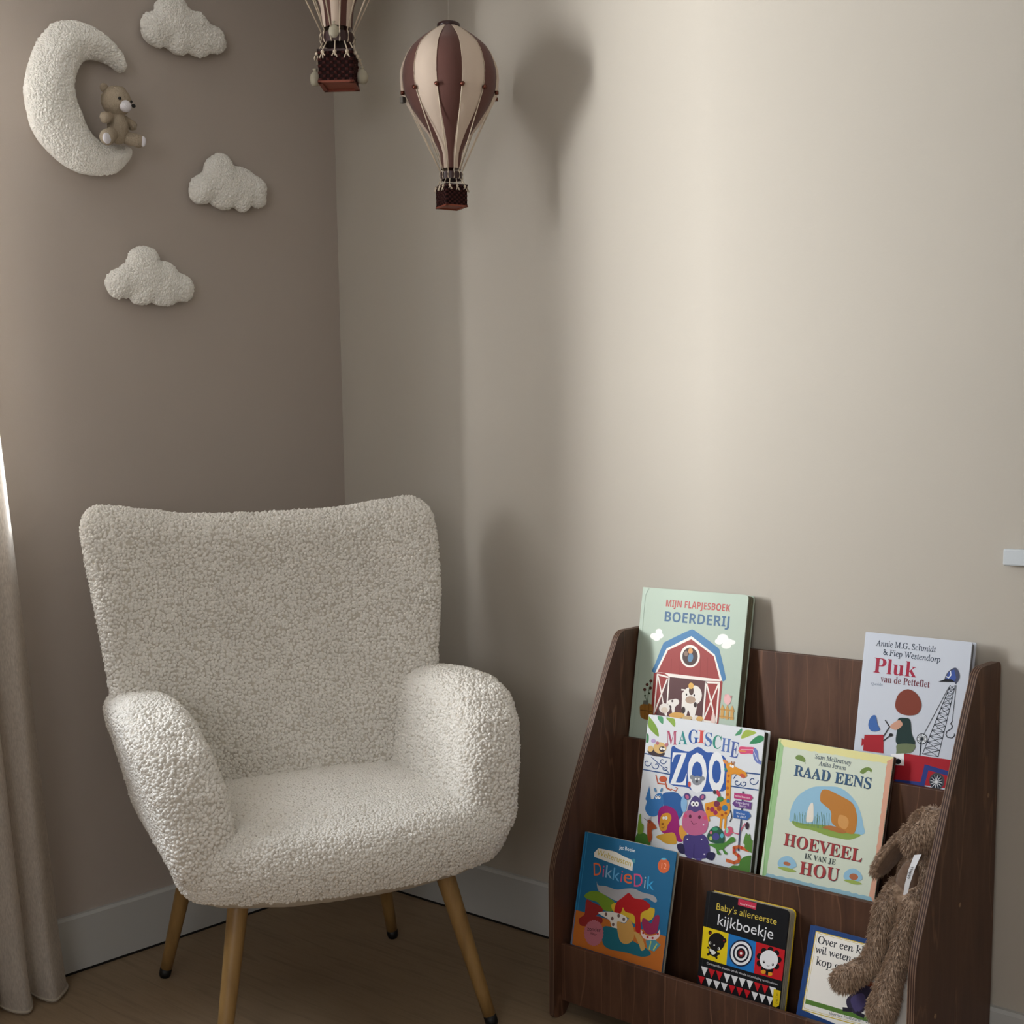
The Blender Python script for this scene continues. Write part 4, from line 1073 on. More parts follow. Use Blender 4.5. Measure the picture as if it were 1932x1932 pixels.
def print_art(name, spec, W, Hh, parent, hmap={}, z0=.00012):
    V = []; Fc = []; Cc = []; lay = 0
    def put(pts, faces, col):
        nonlocal lay
        z = z0 + lay * 1.1e-5; lay += 1
        n = len(V); V.extend((p[0] * 1e-4, p[1] * 1e-4, z) for p in pts)
        for q in faces: Fc.append(tuple(i + n for i in q)); Cc.append(col)
    Wt, Ht = W * 1e4 - 4, Hh * 1e4 - 4
    for line in spec.split('\n'):
        k = line[0]; col = srgb(line[2:8]); rest = line[9:].strip()
        if k == 't':
            w_ = rest.split(' ', 5); st_ = w_[0]; a = (int(w_[1]), int(w_[2])); c = (int(w_[3]), int(w_[4]))
            hs = HM.get(w_[5])
            pts, fs = text_art(st_, w_[5], a, c, hs)
            if st_ == 'eng':   # outlined capitals: dark edge, coloured body
                put([(x + 7, y - 7) for x, y in pts], fs, srgb('2c3440'))
            fs = [q for q in fs if all(0 < pts[i][0] < Wt for i in q)]
            put(pts, fs, col); continue
        nums = [int(x) for x in rest.split()]
        if k == 'e':
            n, cx, cy, ax, ay, bx, by = nums
            pts = [(cx + ax * math.cos(t) + bx * math.sin(t), cy + ay * math.cos(t) + by * math.sin(t)) for t in [2 * math.pi * i / n for i in range(n)]]
        elif k == 'l':
            wd = nums[0] * .62; q = [np.array(nums[i:i + 2], float) for i in range(1, len(nums), 2)]
            for i in range(len(q) - 1):
                d = q[i + 1] - q[i]; L = np.hypot(*d)
                if L < 1: continue
                e = d / L; nn = np.array((-e[1], e[0])) * wd; e = e * wd * .5
                pp = clip_poly([tuple(q[i] - e + nn), tuple(q[i] - e - nn), tuple(q[i + 1] + e - nn), tuple(q[i + 1] + e + nn)], Wt, Ht)
                if pp: put(pp, [tuple(range(len(pp)))], col); lay -= 1
            lay += 1
            continue
        else:
            pts = [(nums[i], nums[i + 1]) for i in range(0, len(nums), 2)]
            if k == 's': pts = catmull(pts)
        pts = [(max(4, min(Wt, x)), max(4, min(Ht, y))) for x, y in pts] if k == 's' or k == 'e' else clip_poly(pts, Wt, Ht)
        if len(pts) > 2: put(pts, [tuple(range(len(pts)))], col)
    me = bpy.data.meshes.new(name); me.from_pydata(V, [], Fc)
    # keep every face turned to the reader
    me.update()
    flip = [p.normal.z < 0 for p in me.polygons]
    if any(flip):
        Fc = [q[::-1] if fl else q for q, fl in zip(Fc, flip)]
        me = bpy.data.meshes.new(name); me.from_pydata(V, [], Fc)
    ca = me.color_attributes.new('ink', 'FLOAT_COLOR', 'CORNER')
    data = []
    for q, c in zip(Fc, Cc): data += list(c) * len(q)
    ca.data.foreach_set('color', data); me.update()
    return link(name, me, M_ink, parent)
def make_book(key, O, ex, slope, W, Hh, T, cover, label, group, spine=None, pages='c9c4b8', board=True, rr=.003, round_top=0, backc=None, hmap={}):
    ex = Vector(ex).normalized(); upv = Vector((0, slope, 1)).normalized(); ey = (upv - ex * upv.dot(ex)).normalized(); nz = ex.cross(ey)
    e = empty('book', O); e.rotation_mode = 'QUATERNION'; e.rotation_quaternion = Matrix((ex, ey, nz)).transposed().to_quaternion()
    tag(e, label, 'book', group)
    Mc = Mat('cover_' + key, cover, .48, .18); n = Mc.n('ShaderNodeTexNoise', i_Scale=300.0); cc = Mc.coord(); Mc.l(cc, n.inputs['Vector']); Mc.bump(n.outputs[0], .04, .0005)
    Ms = Mat('spine_' + key, spine or cover, .4); Mb = Mat('back_' + key, backc or spine or cover, .4)
    ct = .0025 if board else .0012
    def outline(x0, x1, y0, y1, r): return roundpoly([(x0, y0), (x1, y0), (x1, y1), (x0, y1)], [.0008, r, r, .0008], 5)
    b = MB(); b.prism(outline(0, W, 0, Hh, max(rr, round_top)), 2, -ct, 0, bev=.0006); b.build('front_cover', Mc, e)
    b = MB(); b.prism(outline(0, W, 0, Hh, max(rr, round_top)), 2, -T, -T + ct, bev=.0006); b.build('back_cover', Mb, e)
    b = MB(); b.box((-.0012, 0.0003, -T + .0006), (.0014, Hh - .0003, -.0006), .0008); b.build('spine', Ms, e)
    b = MB(); k = max(3, int((T - 2 * ct) / (.0028 if board and round_top else .0011)))
    i0 = .0015 if round_top else .0035
    for i in range(k):
        a = -T + ct + (T - 2 * ct) * i / k; c = a + (T - 2 * ct) / k * .82
        b.prism(outline(.002, W - i0 - (.0004 if i % 2 else 0), i0, Hh - i0 - (.0003 if i % 3 else 0), max(rr, round_top)), 2, a, c)
    b.build('pages', Mat('pages_' + key, pages, .8), e)
    if board:
        b = MB(); b.box((.006, .001, -.0002), (.0075, Hh - .001, .00008)); b.build('hinge_groove', Ms, e)
    print_art('cover_print', ART[key], W, Hh, e, hmap, z0=.00012)
    return e
G1, G2, G3 = 'books on the top tier of the bookcase', 'books on the middle tier of the bookcase', 'books on the bottom tier of the bookcase'
HM = {'MIJN FLAPJESBOEK': 190, 'BOERDERIJ': 275, 'Pluk': 385, 'van de Petteflet': 176, 'Annie M.G. Schmidt': 146, '& Fiep Westendorp': 146, 'RAAD EENS': 275, 'HOEVEEL': 310, 'HOU': 320, 'IK VAN JE': 137, 'Sam McBratney': 116, 'Anita Jeram': 116, 'Welterusten': 158, 'Jet Boeke': 100, 'kijkboekje': 280, "Baby's allereerste": 172, 'Z': 900, 'O': 980, 'M': 390, 'A': 370, 'G': 370, 'I': 350, 'S': 370, 'C': 360, 'H': 370, 'E': 430, 'D': 350, 'i': 330, 'k': 340, 'e': 380}
make_book('farm', (0.9370, -0.0941, 0.4621), (1, 0, -.0006), .166, .2450, .3561, .024, 'b4c5b7', 'tall pale green board book with a red barn on its cover, top tier left', G1, pages='6e6c58', round_top=.008)
make_book('pluk', (1.4244, -0.0939, 0.4633), (1, 0, -.0068), .166, .1919, .3057, .020, 'c9d0dc', 'white hardcover with a black lattice crane and red truck, top tier right', G1, pages='8c8e92')
make_book('zoo', (1.0102, -0.1738, 0.278), (1, 0, .0094), .2, .2591, .3019, .022, 'dfe4ea', 'white hardcover crowded with colourful zoo animals around big blue letters, middle tier left', G2, pages='4e4a42')
make_book('raad', (1.2871, -0.1734, 0.2794), (1, 0, -.0061), .25, .2221, .2932, .012, 'd2dccb', 'pale cream-green picture book with a green spine, between zoo book and toy rabbit', G2, spine='8fbf80', pages='5a4034', backc='4a342a')
make_book('dik', (.9429, -.2962, .088), (1, 0, .0088), .24, .2141, .2727, .010, '23638c', 'blue and orange picture book with heaped cushions, bottom tier left', G3, spine='2b7cae', pages='a8a498', backc='a8a498')
make_book('kijk', (1.2205, -0.2736, 0.088), (1, 0, .0138), .22, .1685, .2111, .026, '121317', 'small thick black board book with yellow, blue and red squares, bottom tier middle', G3, pages='b8b4a0', round_top=.010, backc='d8b818')
make_book('mol', (1.4187, -0.2712, 0.0892), (1, 0, -.0066), .3, .2195, .1942, .012, '24457e', 'wide white picture book with a dark blue border, bottom tier under the rabbit feet', G3, pages='b4a8a0', spine='24457e')

# ------------------------------------------------------------------ toy rabbit
def chain(mb, pts, seg=12):
    for (p, r), (q, s) in zip(pts, pts[1:]):
        p, q = Vector(p), Vector(q); n = max(2, int((q - p).length / (min(r, s) * .35)))
        for i in range(n + 1):
            t = i / n; mb.ball(p.lerp(q, t), r + (s - r) * t, seg)
def tufts(me, n, length, width, flow, seed=1, spread=.5, mask=None):
    # mask(pos, nrm) -> places where the pile grows
    """adds tapered locks of pile to the mesh"""
    rng = np.random.default_rng(seed)
    me.calc_loop_triangles()
    tri = np.empty(len(me.loop_triangles) * 3, np.int32); me.loop_triangles.foreach_get('vertices', tri); tri = tri.reshape(-1, 3)
    P = getco(me); A, B, C_ = P[tri[:, 0]], P[tri[:, 1]], P[tri[:, 2]]
    cr_ = np.cross(B - A, C_ - A); ar = np.linalg.norm(cr_, axis=1); nrm = cr_ / (ar[:, None] + 1e-12)
    idx = rng.choice(len(tri), n, p=ar / ar.sum()); u = rng.random((n, 2)); fl = u.sum(1) > 1; u[fl] = 1 - u[fl]
    pos = A[idx] + (B - A)[idx] * u[:, :1] + (C_ - A)[idx] * u[:, 1:]; N = nrm[idx]
    if mask is not None:
        kp = mask(pos, N); pos, N = pos[kp], N[kp]; n = len(pos)
    cl = np.stack([vnoise(pos * 60, t) for t in range(3)], 1) - .5
    D = N * .62 + np.array(flow) * .75 + cl * 1.5 * spread + rng.normal(0, .16, (n, 3)); D /= np.linalg.norm(D, axis=1)[:, None]
    S_ = np.cross(D, N); S_ /= np.linalg.norm(S_, axis=1)[:, None] + 1e-9; T_ = np.cross(D, S_)
    L = length * rng.uniform(.6, 1.15, (n, 1)); Wd = width * rng.uniform(.7, 1.2, (n, 1))
    mid = pos + D * L * .5 + N * L * .10; tip = pos + D * L + np.array((0, 0, -1)) * L * .18
    base = pos - N * width
    vs = np.stack([base + S_ * Wd, base - S_ * Wd * .5 + T_ * Wd * .8, base - S_ * Wd * .5 - T_ * Wd * .8,
                   mid + S_ * Wd * .8, mid - S_ * Wd * .4 + T_ * Wd * .6, mid - S_ * Wd * .4 - T_ * Wd * .6, tip], 1).reshape(-1, 3)
    k = len(P); o = (np.arange(n) * 7 + k)[:, None]
    q = np.concatenate([o + c_ for c_ in ([0, 1, 4, 3], [1, 2, 5, 4], [2, 0, 3, 5])]); t3 = np.concatenate([o + c_ for c_ in ([3, 4, 6], [4, 5, 6], [5, 3, 6])])
    faces = [tuple(p.vertices) for p in me.polygons] + [tuple(x) for x in q.tolist()] + [tuple(x) for x in t3.tolist()]
    m2 = bpy.data.meshes.new(me.name); m2.from_pydata(np.concatenate([P, vs]).tolist(), [], faces); m2.update()
    bpy.data.meshes.remove(me); return m2
def blob(mb, vox, sm=4): return evalmesh(mb, [('REMESH', dict(mode='VOXEL', voxel_size=vox)), ('SMOOTH', dict(factor=.5, iterations=sm))])
def furmat(name, a, b_, c_):
    m = Mat(name, a, .85, .15); m.b.inputs['Sheen Weight'].default_value = .3
    c = m.coord(); n = m.n('ShaderNodeTexNoise', i_Scale=160.0, i_Detail=4.0); m.l(c, n.inputs['Vector'])
    m.l(m.ramp(n.outputs[0], [(.3, a), (.5, b_), (.7, c_)]), m.b.inputs['Base Color']); return m
M_fur = furmat('brown_fur', '826c59', 'a08873', 'bba28c')
M_suede = furmat('brown_suede', '6a5546', '725c4d', '786252')
RB = Vector((1.585, -.18, .34))
rab = empty('toy_rabbit', RB)
tag(rab, 'floppy brown plush rabbit sitting on the middle tier, legs hanging over the bottom books', 'soft toy')
def rp_(l): return [(Vector(p) - RB, r) for p, r in l]
b = MB()
chain(b, rp_([((1.600, -.158, .425), .022), ((1.590, -.165, .395), .031), ((1.582, -.172, .352), .034)]))
b.ball(Vector((1.603, -.150, .466)) - RB, .034, 16); chain(b, rp_([((1.600, -.165, .460), .028), ((1.588, -.188, .450), .019)]))
chain(b, rp_([((1.572, -.185, .362), .024), ((1.562, -.226, .346), .0165), ((1.553, -.236, .280), .0145), ((1.545, -.244, .246), .015), ((1.512, -.272, .222), .019)]))
chain(b, rp_([((1.600, -.185, .362), .024), ((1.602, -.226, .346), .016), ((1.594, -.240, .285), .0135), ((1.584, -.252, .232), .017), ((1.582, -.276, .190), .0215)]))
chain(b, rp_([((1.610, -.172, .410), .013), ((1.618, -.192, .375), .013), ((1.612, -.205, .345), .014)]))
me = blob(b, .0035, 3); me.name = 'body'; BEL = np.array(Vector((1.583, -.196, .388)) - RB)
def bodymask(p, n): return ~((np.hypot((p[:, 0] - BEL[0]) / .017, (p[:, 2] - BEL[2]) / .034) < 1) & (n[:, 1] < -.2))
me = tufts(me, 22000, .0105, .00085, (0, -.05, -.9), 3, mask=bodymask)
link('body', me, M_fur, rab)
def ear(pts, wd, side, seed):
    # a flat drooping ear: furry outside, suede inside
    P = [Vector(p) - RB for p in pts]; b1 = MB(); b2 = MB()
    n = 14; rings = []; fr = []
    for i in range(n + 1):
        t = i / n; k = min(int(t * (len(P) - 1)), len(P) - 2); q = P[k].lerp(P[k + 1], t * (len(P) - 1) - k)
        w_ = wd * (.45 + .55 * math.sin(math.pi * min(1, .15 + t * .62))) * math.sqrt(max(.02, 1 - max(0, (t - .78) / .22) ** 2))
        d = (P[-1] - P[0]).normalized(); s = d.cross(side).normalized(); nn = s.cross(d).normalized()
        if nn.dot(Vector((.36, -.90, .3))) < 0: nn = -nn; s = -s
        rings.append([q + s * w_ * math.cos(a) + nn * .0055 * math.sin(a) for a in [2 * math.pi * j / 12 for j in range(12)]])
        fr.append((q, s, w_, nn))
    vv = [p for r in rings for p in r]
    b1.add(vv, [(i * 12 + j, i * 12 + (j + 1) % 12, (i + 1) * 12 + (j + 1) % 12, (i + 1) * 12 + j) for i in range(n) for j in range(12)] + [tuple(range(12))[::-1], tuple(n * 12 + j for j in range(12))])
    me = blob(b1, .0028, 2); me.name = 'ear'
    nv = np.array(nn); me = tufts(me, 4200, .010, .0008, tuple((P[-1] - P[0]).normalized() * .9), seed, mask=lambda p, n: n @ nv < .35)
    # keep the pile off the inner face
    o = link('ear', me, M_fur, rab)
    vs = []; 
    for q, s, w_, nn in fr[2:-1]: vs += [q + s * w_ * c_ + nn * (.0085 - .002 * abs(c_)) for c_ in (-.8, -.4, 0, .4, .8)]
    m_ = len(fr) - 3
    b2.add(vs, [(i * 5 + j, i * 5 + j + 1, (i + 1) * 5 + j + 1, (i + 1) * 5 + j) for i in range(m_ - 1) for j in range(4)])
    lin = b2.build('ear_lining', M_suede, o, True); lin['label'] = 'smooth dark suede lining'
ear([(1.580, -.168, .468), (1.556, -.186, .428), (1.528, -.200, .383)], .021, Vector((.55, -.45, -.60)), 7)
ear([(1.622, -.165, .462), (1.628, -.190, .412), (1.622, -.212, .358)], .013, Vector((-.9, -.4, 0)), 8)
b = MB(); b.ball(Vector((1.583, -.196, .380)) - RB, .026, 20, sc=(.74, .46, 1.5), rot=Matrix.Rotation(.2, 3, 'Y')); pt = b.build('belly_patch', M_suede, rab, True)
b = MB(); rbn = [Vector((1.606, -.2085, .436)), Vector((1.599, -.2145, .412)), Vector((1.592, -.2150, .384)), Vector((1.586, -.211, .356))]
vs = []
for i in range(13):
    t = i / 12 * 3; k = min(int(t), 2); q = rbn[k].lerp(rbn[k + 1], t - k) - RB; w_ = .0062 - .0028 * i / 12
    vs += [q + Vector((-w_, -.001, -w_ * .3)), q + Vector((w_, -.001, w_ * .3))]
b.add(vs, [(2 * i, 2 * i + 1, 2 * i + 3, 2 * i + 2) for i in range(12)])
M_rib = Mat('white_ribbon', 'e4e6ea', .5); rb_o = b.build('ribbon_tag', M_rib, rab, True)
v, f = text_mesh('bf', 'Happy'); x1 = max(p[0] for p in v); ks = .022 / x1
dv = (rbn[3] - rbn[0]).normalized(); sv = Vector((1, 0, .3)).normalized()
pyd('ribbon_print', [rbn[1] - RB + Vector((.001, -.0016, .004)) + dv * (p[0] * ks) * 1 + sv * (-.002 + p[1] * ks * .8) for p in v], f, Mat('grey_ink', '3a3c44'), rb_o)
b = MB(); b.ball(Vector((1.585, -.2035, .455)) - RB, .0042, 12, sc=(1.3, .8, .9)); b.build('nose', furmat('nose_thread', '8a7260', '9a8270', 'a58c78'), rab, True)

# ------------------------------------------------------------------ wall decorations
def pillow(name, outl, bulge, parent=None, back=.006, dens=.0034, cell=.006, x0=.002, mat=M_plush, seed=0):
    P = np.array(outl); Q = np.roll(P, -1, 0)
    # smooth outline
    sm = np.array(catmull([tuple(p) for p in P], 5)); A = sm; Bq = np.roll(sm, -1, 0)
    mn, mx_ = sm.min(0) - dens, sm.max(0) + dens
    ys = np.arange(mn[0], mx_[0] + dens, dens); zs = np.arange(mn[1], mx_[1] + dens, dens)
    gy, gz = np.meshgrid(ys, zs, indexing='ij'); G = np.stack([gy.ravel(), gz.ravel()], 1)
    D = np.full(len(G), 9.); N = np.zeros_like(G); ins = np.zeros(len(G), bool)
    for a, c in zip(A, Bq):
        e = c - a; t = np.clip(((G - a) @ e) / (e @ e + 1e-12), 0, 1); q = a + t[:, None] * e; d = np.hypot(*(G - q).T)
        m = d < D; D[m] = d[m]; N[m] = q[m]
        cond = ((a[1] > G[:, 1]) != (c[1] > G[:, 1])); xx = (c[0] - a[0]) * (G[:, 1] - a[1]) / (c[1] - a[1] + 1e-15) + a[0]
        ins ^= cond & (G[:, 0] < xx)
    sd = np.where(ins, D, -D); nz_ = len(zs); keep = sd > -dens * 1.45
    G2 = np.where((sd < 0)[:, None], N, G); dd = np.clip(sd, 0, None); Rm = dd.max()
    rr_ = min(Rm, bulge * 1.1)
    h = bulge * np.sqrt(np.clip(1 - (1 - np.clip(dd / rr_, 0, 1)) ** 2, 0, 1))
    h *= .8 + .2 * np.clip(dd / Rm, 0, 1)
    idx = -np.ones(len(G), int); V = []; 
    for i in np.nonzero(keep)[0]: idx[i] = len(V); V.append((x0 + back + h[i], G2[i, 0], G2[i, 1]))
    nf = len(V); ib = idx.copy()
    for i in np.nonzero(keep)[0]:
        if sd[i] > 0: ib[i] = len(V); V.append((x0 + back - back * min(1, sd[i] / .012), G2[i, 0], G2[i, 1]))
    Fs = []
    for i in range(len(ys) - 1):
        for j in range(nz_ - 1):
            a = i * nz_ + j; q = (a, a + nz_, a + nz_ + 1, a + 1)
            if all(keep[x] for x in q): Fs.append(tuple(idx[x] for x in q)); Fs.append(tuple(ib[x] for x in q)[::-1])
    me = bpy.data.meshes.new(name); c0 = Vector((0, float(sm[:, 0].mean()), float(sm[:, 1].mean())))
    me.from_pydata([(p[0], p[1] - c0.y, p[2] - c0.z) for p in V], [], Fs); me.update()
    p = getco(me); n_ = getno(me)
    d = worley(p / cell + seed * 7.3); hh_ = (1 - np.clip(d / .85, 0, 1) ** 2) * .0020 + (vnoise(p * 22 + seed * 3.1, 2) - .5) * .006 + (vnoise(p * 60 + seed, 4) - .5) * .003
    hh_ *= np.clip((p[:, 0] - x0 - back) / .01, 0.1, 1)
    setco(me, p + n_ * (hh_ * .6)[:, None])
    me = curls(me, sp=.0042, r0=.0031, seed=seed + 20, keep=lambda q, n: (n[:, 0] > .08) & (q[:, 0] > x0 + back * 1.05), lump=.001, high=.55); me.name = name
    return link(name, me, [mat, mat], parent, True, loc=c0)
MOON = [(-0.709,1.949),(-0.740,1.938),(-0.762,1.918),(-0.779,1.896),(-0.794,1.867),(-0.806,1.834),(-0.814,1.801),(-0.812,1.774),(-0.808,1.750),(-0.801,1.727),(-0.785,1.704),(-0.760,1.683),(-0.736,1.668),(-0.708,1.658),(-0.675,1.657),(-0.644,1.662),(-0.621,1.670),(-0.603,1.684),(-0.588,1.702),(-0.583,1.720),(-0.599,1.725),(-0.622,1.722),(-0.645,1.719),(-0.663,1.727),(-0.679,1.740),(-0.689,1.758),(-0.697,1.776),(-0.705,1.793),(-0.709,1.815),(-0.706,1.837),(-0.698,1.858),(-0.686,1.874),(-0.667,1.884),(-0.643,1.885),(-0.621,1.881),(-0.608,1.874),(-0.596,1.872),(-0.590,1.878),(-0.588,1.886),(-0.593,1.901),(-0.602,1.916),(-0.622,1.933),(-0.643,1.944),(-0.669,1.950),(-0.691,1.952)]
CLOUD_A = [(-0.434,2.052),(-0.426,2.043),(-0.414,2.036),(-0.399,2.038),(-0.384,2.031),(-0.368,2.019),(-0.346,2.015),(-0.336,2.004),(-0.329,1.984),(-0.334,1.971),(-0.347,1.962),(-0.371,1.957),(-0.380,1.950),(-0.397,1.944),(-0.414,1.945),(-0.426,1.948),(-0.439,1.941),(-0.458,1.938),(-0.472,1.944),(-0.484,1.948),(-0.502,1.943),(-0.522,1.947),(-0.535,1.957),(-0.540,1.973),(-0.538,1.991),(-0.525,2.007),(-0.507,2.015),(-0.504,2.029),(-0.497,2.037),(-0.487,2.047),(-0.466,2.058),(-0.446,2.059)]
CLOUD_B = [(-0.357,1.748),(-0.377,1.738),(-0.393,1.721),(-0.400,1.703),(-0.416,1.692),(-0.431,1.678),(-0.437,1.661),(-0.434,1.644),(-0.419,1.633),(-0.402,1.634),(-0.386,1.640),(-0.373,1.633),(-0.345,1.628),(-0.328,1.636),(-0.318,1.636),(-0.300,1.629),(-0.283,1.637),(-0.272,1.647),(-0.253,1.644),(-0.236,1.654),(-0.231,1.676),(-0.231,1.694),(-0.244,1.707),(-0.262,1.714),(-0.280,1.724),(-0.298,1.728),(-0.314,1.727),(-0.322,1.732),(-0.331,1.743),(-0.341,1.749)]
CLOUD_C = [(-0.556,1.528),(-0.577,1.522),(-0.593,1.509),(-0.602,1.491),(-0.618,1.479),(-0.638,1.468),(-0.652,1.453),(-0.653,1.440),(-0.642,1.422),(-0.625,1.415),(-0.600,1.419),(-0.589,1.409),(-0.567,1.405),(-0.553,1.410),(-0.546,1.414),(-0.530,1.408),(-0.508,1.407),(-0.491,1.413),(-0.482,1.419),(-0.457,1.421),(-0.444,1.434),(-0.439,1.452),(-0.444,1.467),(-0.461,1.477),(-0.477,1.482),(-0.489,1.495),(-0.503,1.501),(-0.521,1.502),(-0.527,1.513),(-0.537,1.524)]
tag(pillow('moon_pillow', MOON, .040, back=.018, seed=1), 'white fleecy crescent moon cushion hanging on the wall, with a small bear on it', 'wall decoration')
GC = 'white fleecy cloud cushions on the wall'
tag(pillow('cloud_pillow', CLOUD_A, .026, back=.013, seed=2), 'topmost white fleecy cloud cushion, cut by the top edge right of the moon', 'wall decoration', GC)
tag(pillow('cloud_pillow', CLOUD_B, .026, back=.013, seed=3), 'middle white fleecy cloud cushion, nearest the room corner', 'wall decoration', GC)
tag(pillow('cloud_pillow', CLOUD_C, .026, back=.013, seed=4), 'lowest white fleecy cloud cushion, right above the armchair', 'wall decoration', GC)
# small bear
BC = Vector((.055, -.63, 1.725))
bear = empty('teddy_bear', BC); tag(bear, 'tiny beige knitted teddy bear sitting on the lower horn of the moon', 'soft toy')
M_knit = sherpa('beige_knit', 'a19482', 'b0a391', 700.0, .5); M_knitw = sherpa('white_knit', 'd8d6dc', 'e0dee4', 700.0, .3)
def Bp(*p): return Vector(p) - BC
b = MB(); b.ball(Bp(.055, -.630, 1.752), .0235, 18, sc=(.9, .85, 1.35)); b.ball(Bp(.058, -.633, 1.803), .0285, 20, sc=(1, 1.02, 1.02))
chain(b, [(Bp(.060, -.648, 1.737), .012), (Bp(.088, -.676, 1.721), .0145)]); chain(b, [(Bp(.060, -.612, 1.734), .012), (Bp(.080, -.601, 1.727), .0125)])
chain(b, [(Bp(.055, -.646, 1.769), .0085), (Bp(.072, -.668, 1.763), .0105)]); chain(b, [(Bp(.050, -.612, 1.772), .008), (Bp(.055, -.596, 1.762), .009)])
me = blob(b, .0018, 2); me.name = 'body'; p = getco(me); setco(me, p + getno(me) * ((1 - np.clip(worley(p / .0042) / .85, 0, 1) ** 2) * .0016)[:, None]); link('body', me, M_knit, bear, True)
for q in ((.052, -.655, 1.826), (.045, -.610, 1.829)):
    b = MB(); b.ball(Bp(*q), .0095, 14, sc=(.6, 1, 1)); b.build('ear', M_knit, bear, True)
b = MB(); b.ball(Bp(.083, -.628, 1.790), .0125, 16, sc=(.9, 1, .95)); b.build('muzzle', M_knitw, bear, True)
for q in ((.089, -.613, 1.792, .0042), ): b = MB(); b.ball(Bp(*q[:3]), q[3], 10, sc=(.8, 1.2, .9)); b.build('nose', M_black, bear, True)
for q in ((.0865, -.6425, 1.802), (.079, -.612, 1.802)): b = MB(); b.ball(Bp(*q), .0034, 10); b.build('eye', M_black, bear, True)
for q, sc in (((.0995, -.684, 1.716), (.45, 1, 1.15)), ((.089, -.5945, 1.7255), (.8, .6, 1.1))):
    b = MB(); b.ball(Bp(*q), .0095, 14, sc=sc); b.build('paw_pad', M_knitw, bear, True)

# ------------------------------------------------------------------ hot air balloon mobiles
M_gd = Mat('brown_cloth', '5c3c36', .7, .2); M_gw = Mat('cream_cloth', 'c8b7a8', .75, .2)
for m in (M_gd, M_gw):
    c = m.coord(); n = m.n('ShaderNodeTexNoise', i_Scale=900.0, i_Detail=2.0); m.l(c, n.inputs['Vector']); m.bump(n.outputs[0], .1, .0004)
    m.b.inputs['Sheen Weight'].default_value = .15
M_string = Mat('cream_string', 'd0c2ae', .9); M_bead = Mat('copper_bead', '6a3a2c', .25, .6, Metallic=.7)
M_ring = Mat('dark_wood_ring', '33191a', .35, .5); M_wick = Mat('dark_wicker', '1e0e0e', .7, .1); M_base = Mat('red_brown_wood', '7c3a26', .5)
M_sack = Mat('cream_sack', 'b0aa98', .9)
PROF = [(110, 70), (150, 115), (185, 175), (240, 255), (290, 318), (350, 380), (420, 424), (480, 450), (560, 472), (640, 480), (720, 474), (790, 458), (860, 425), (935, 385), (1020, 322), (1080, 275), (1140, 228), (1200, 187), (1260, 152), (1310, 127), (1350, 112), (1420, 104), (1490, 98)]
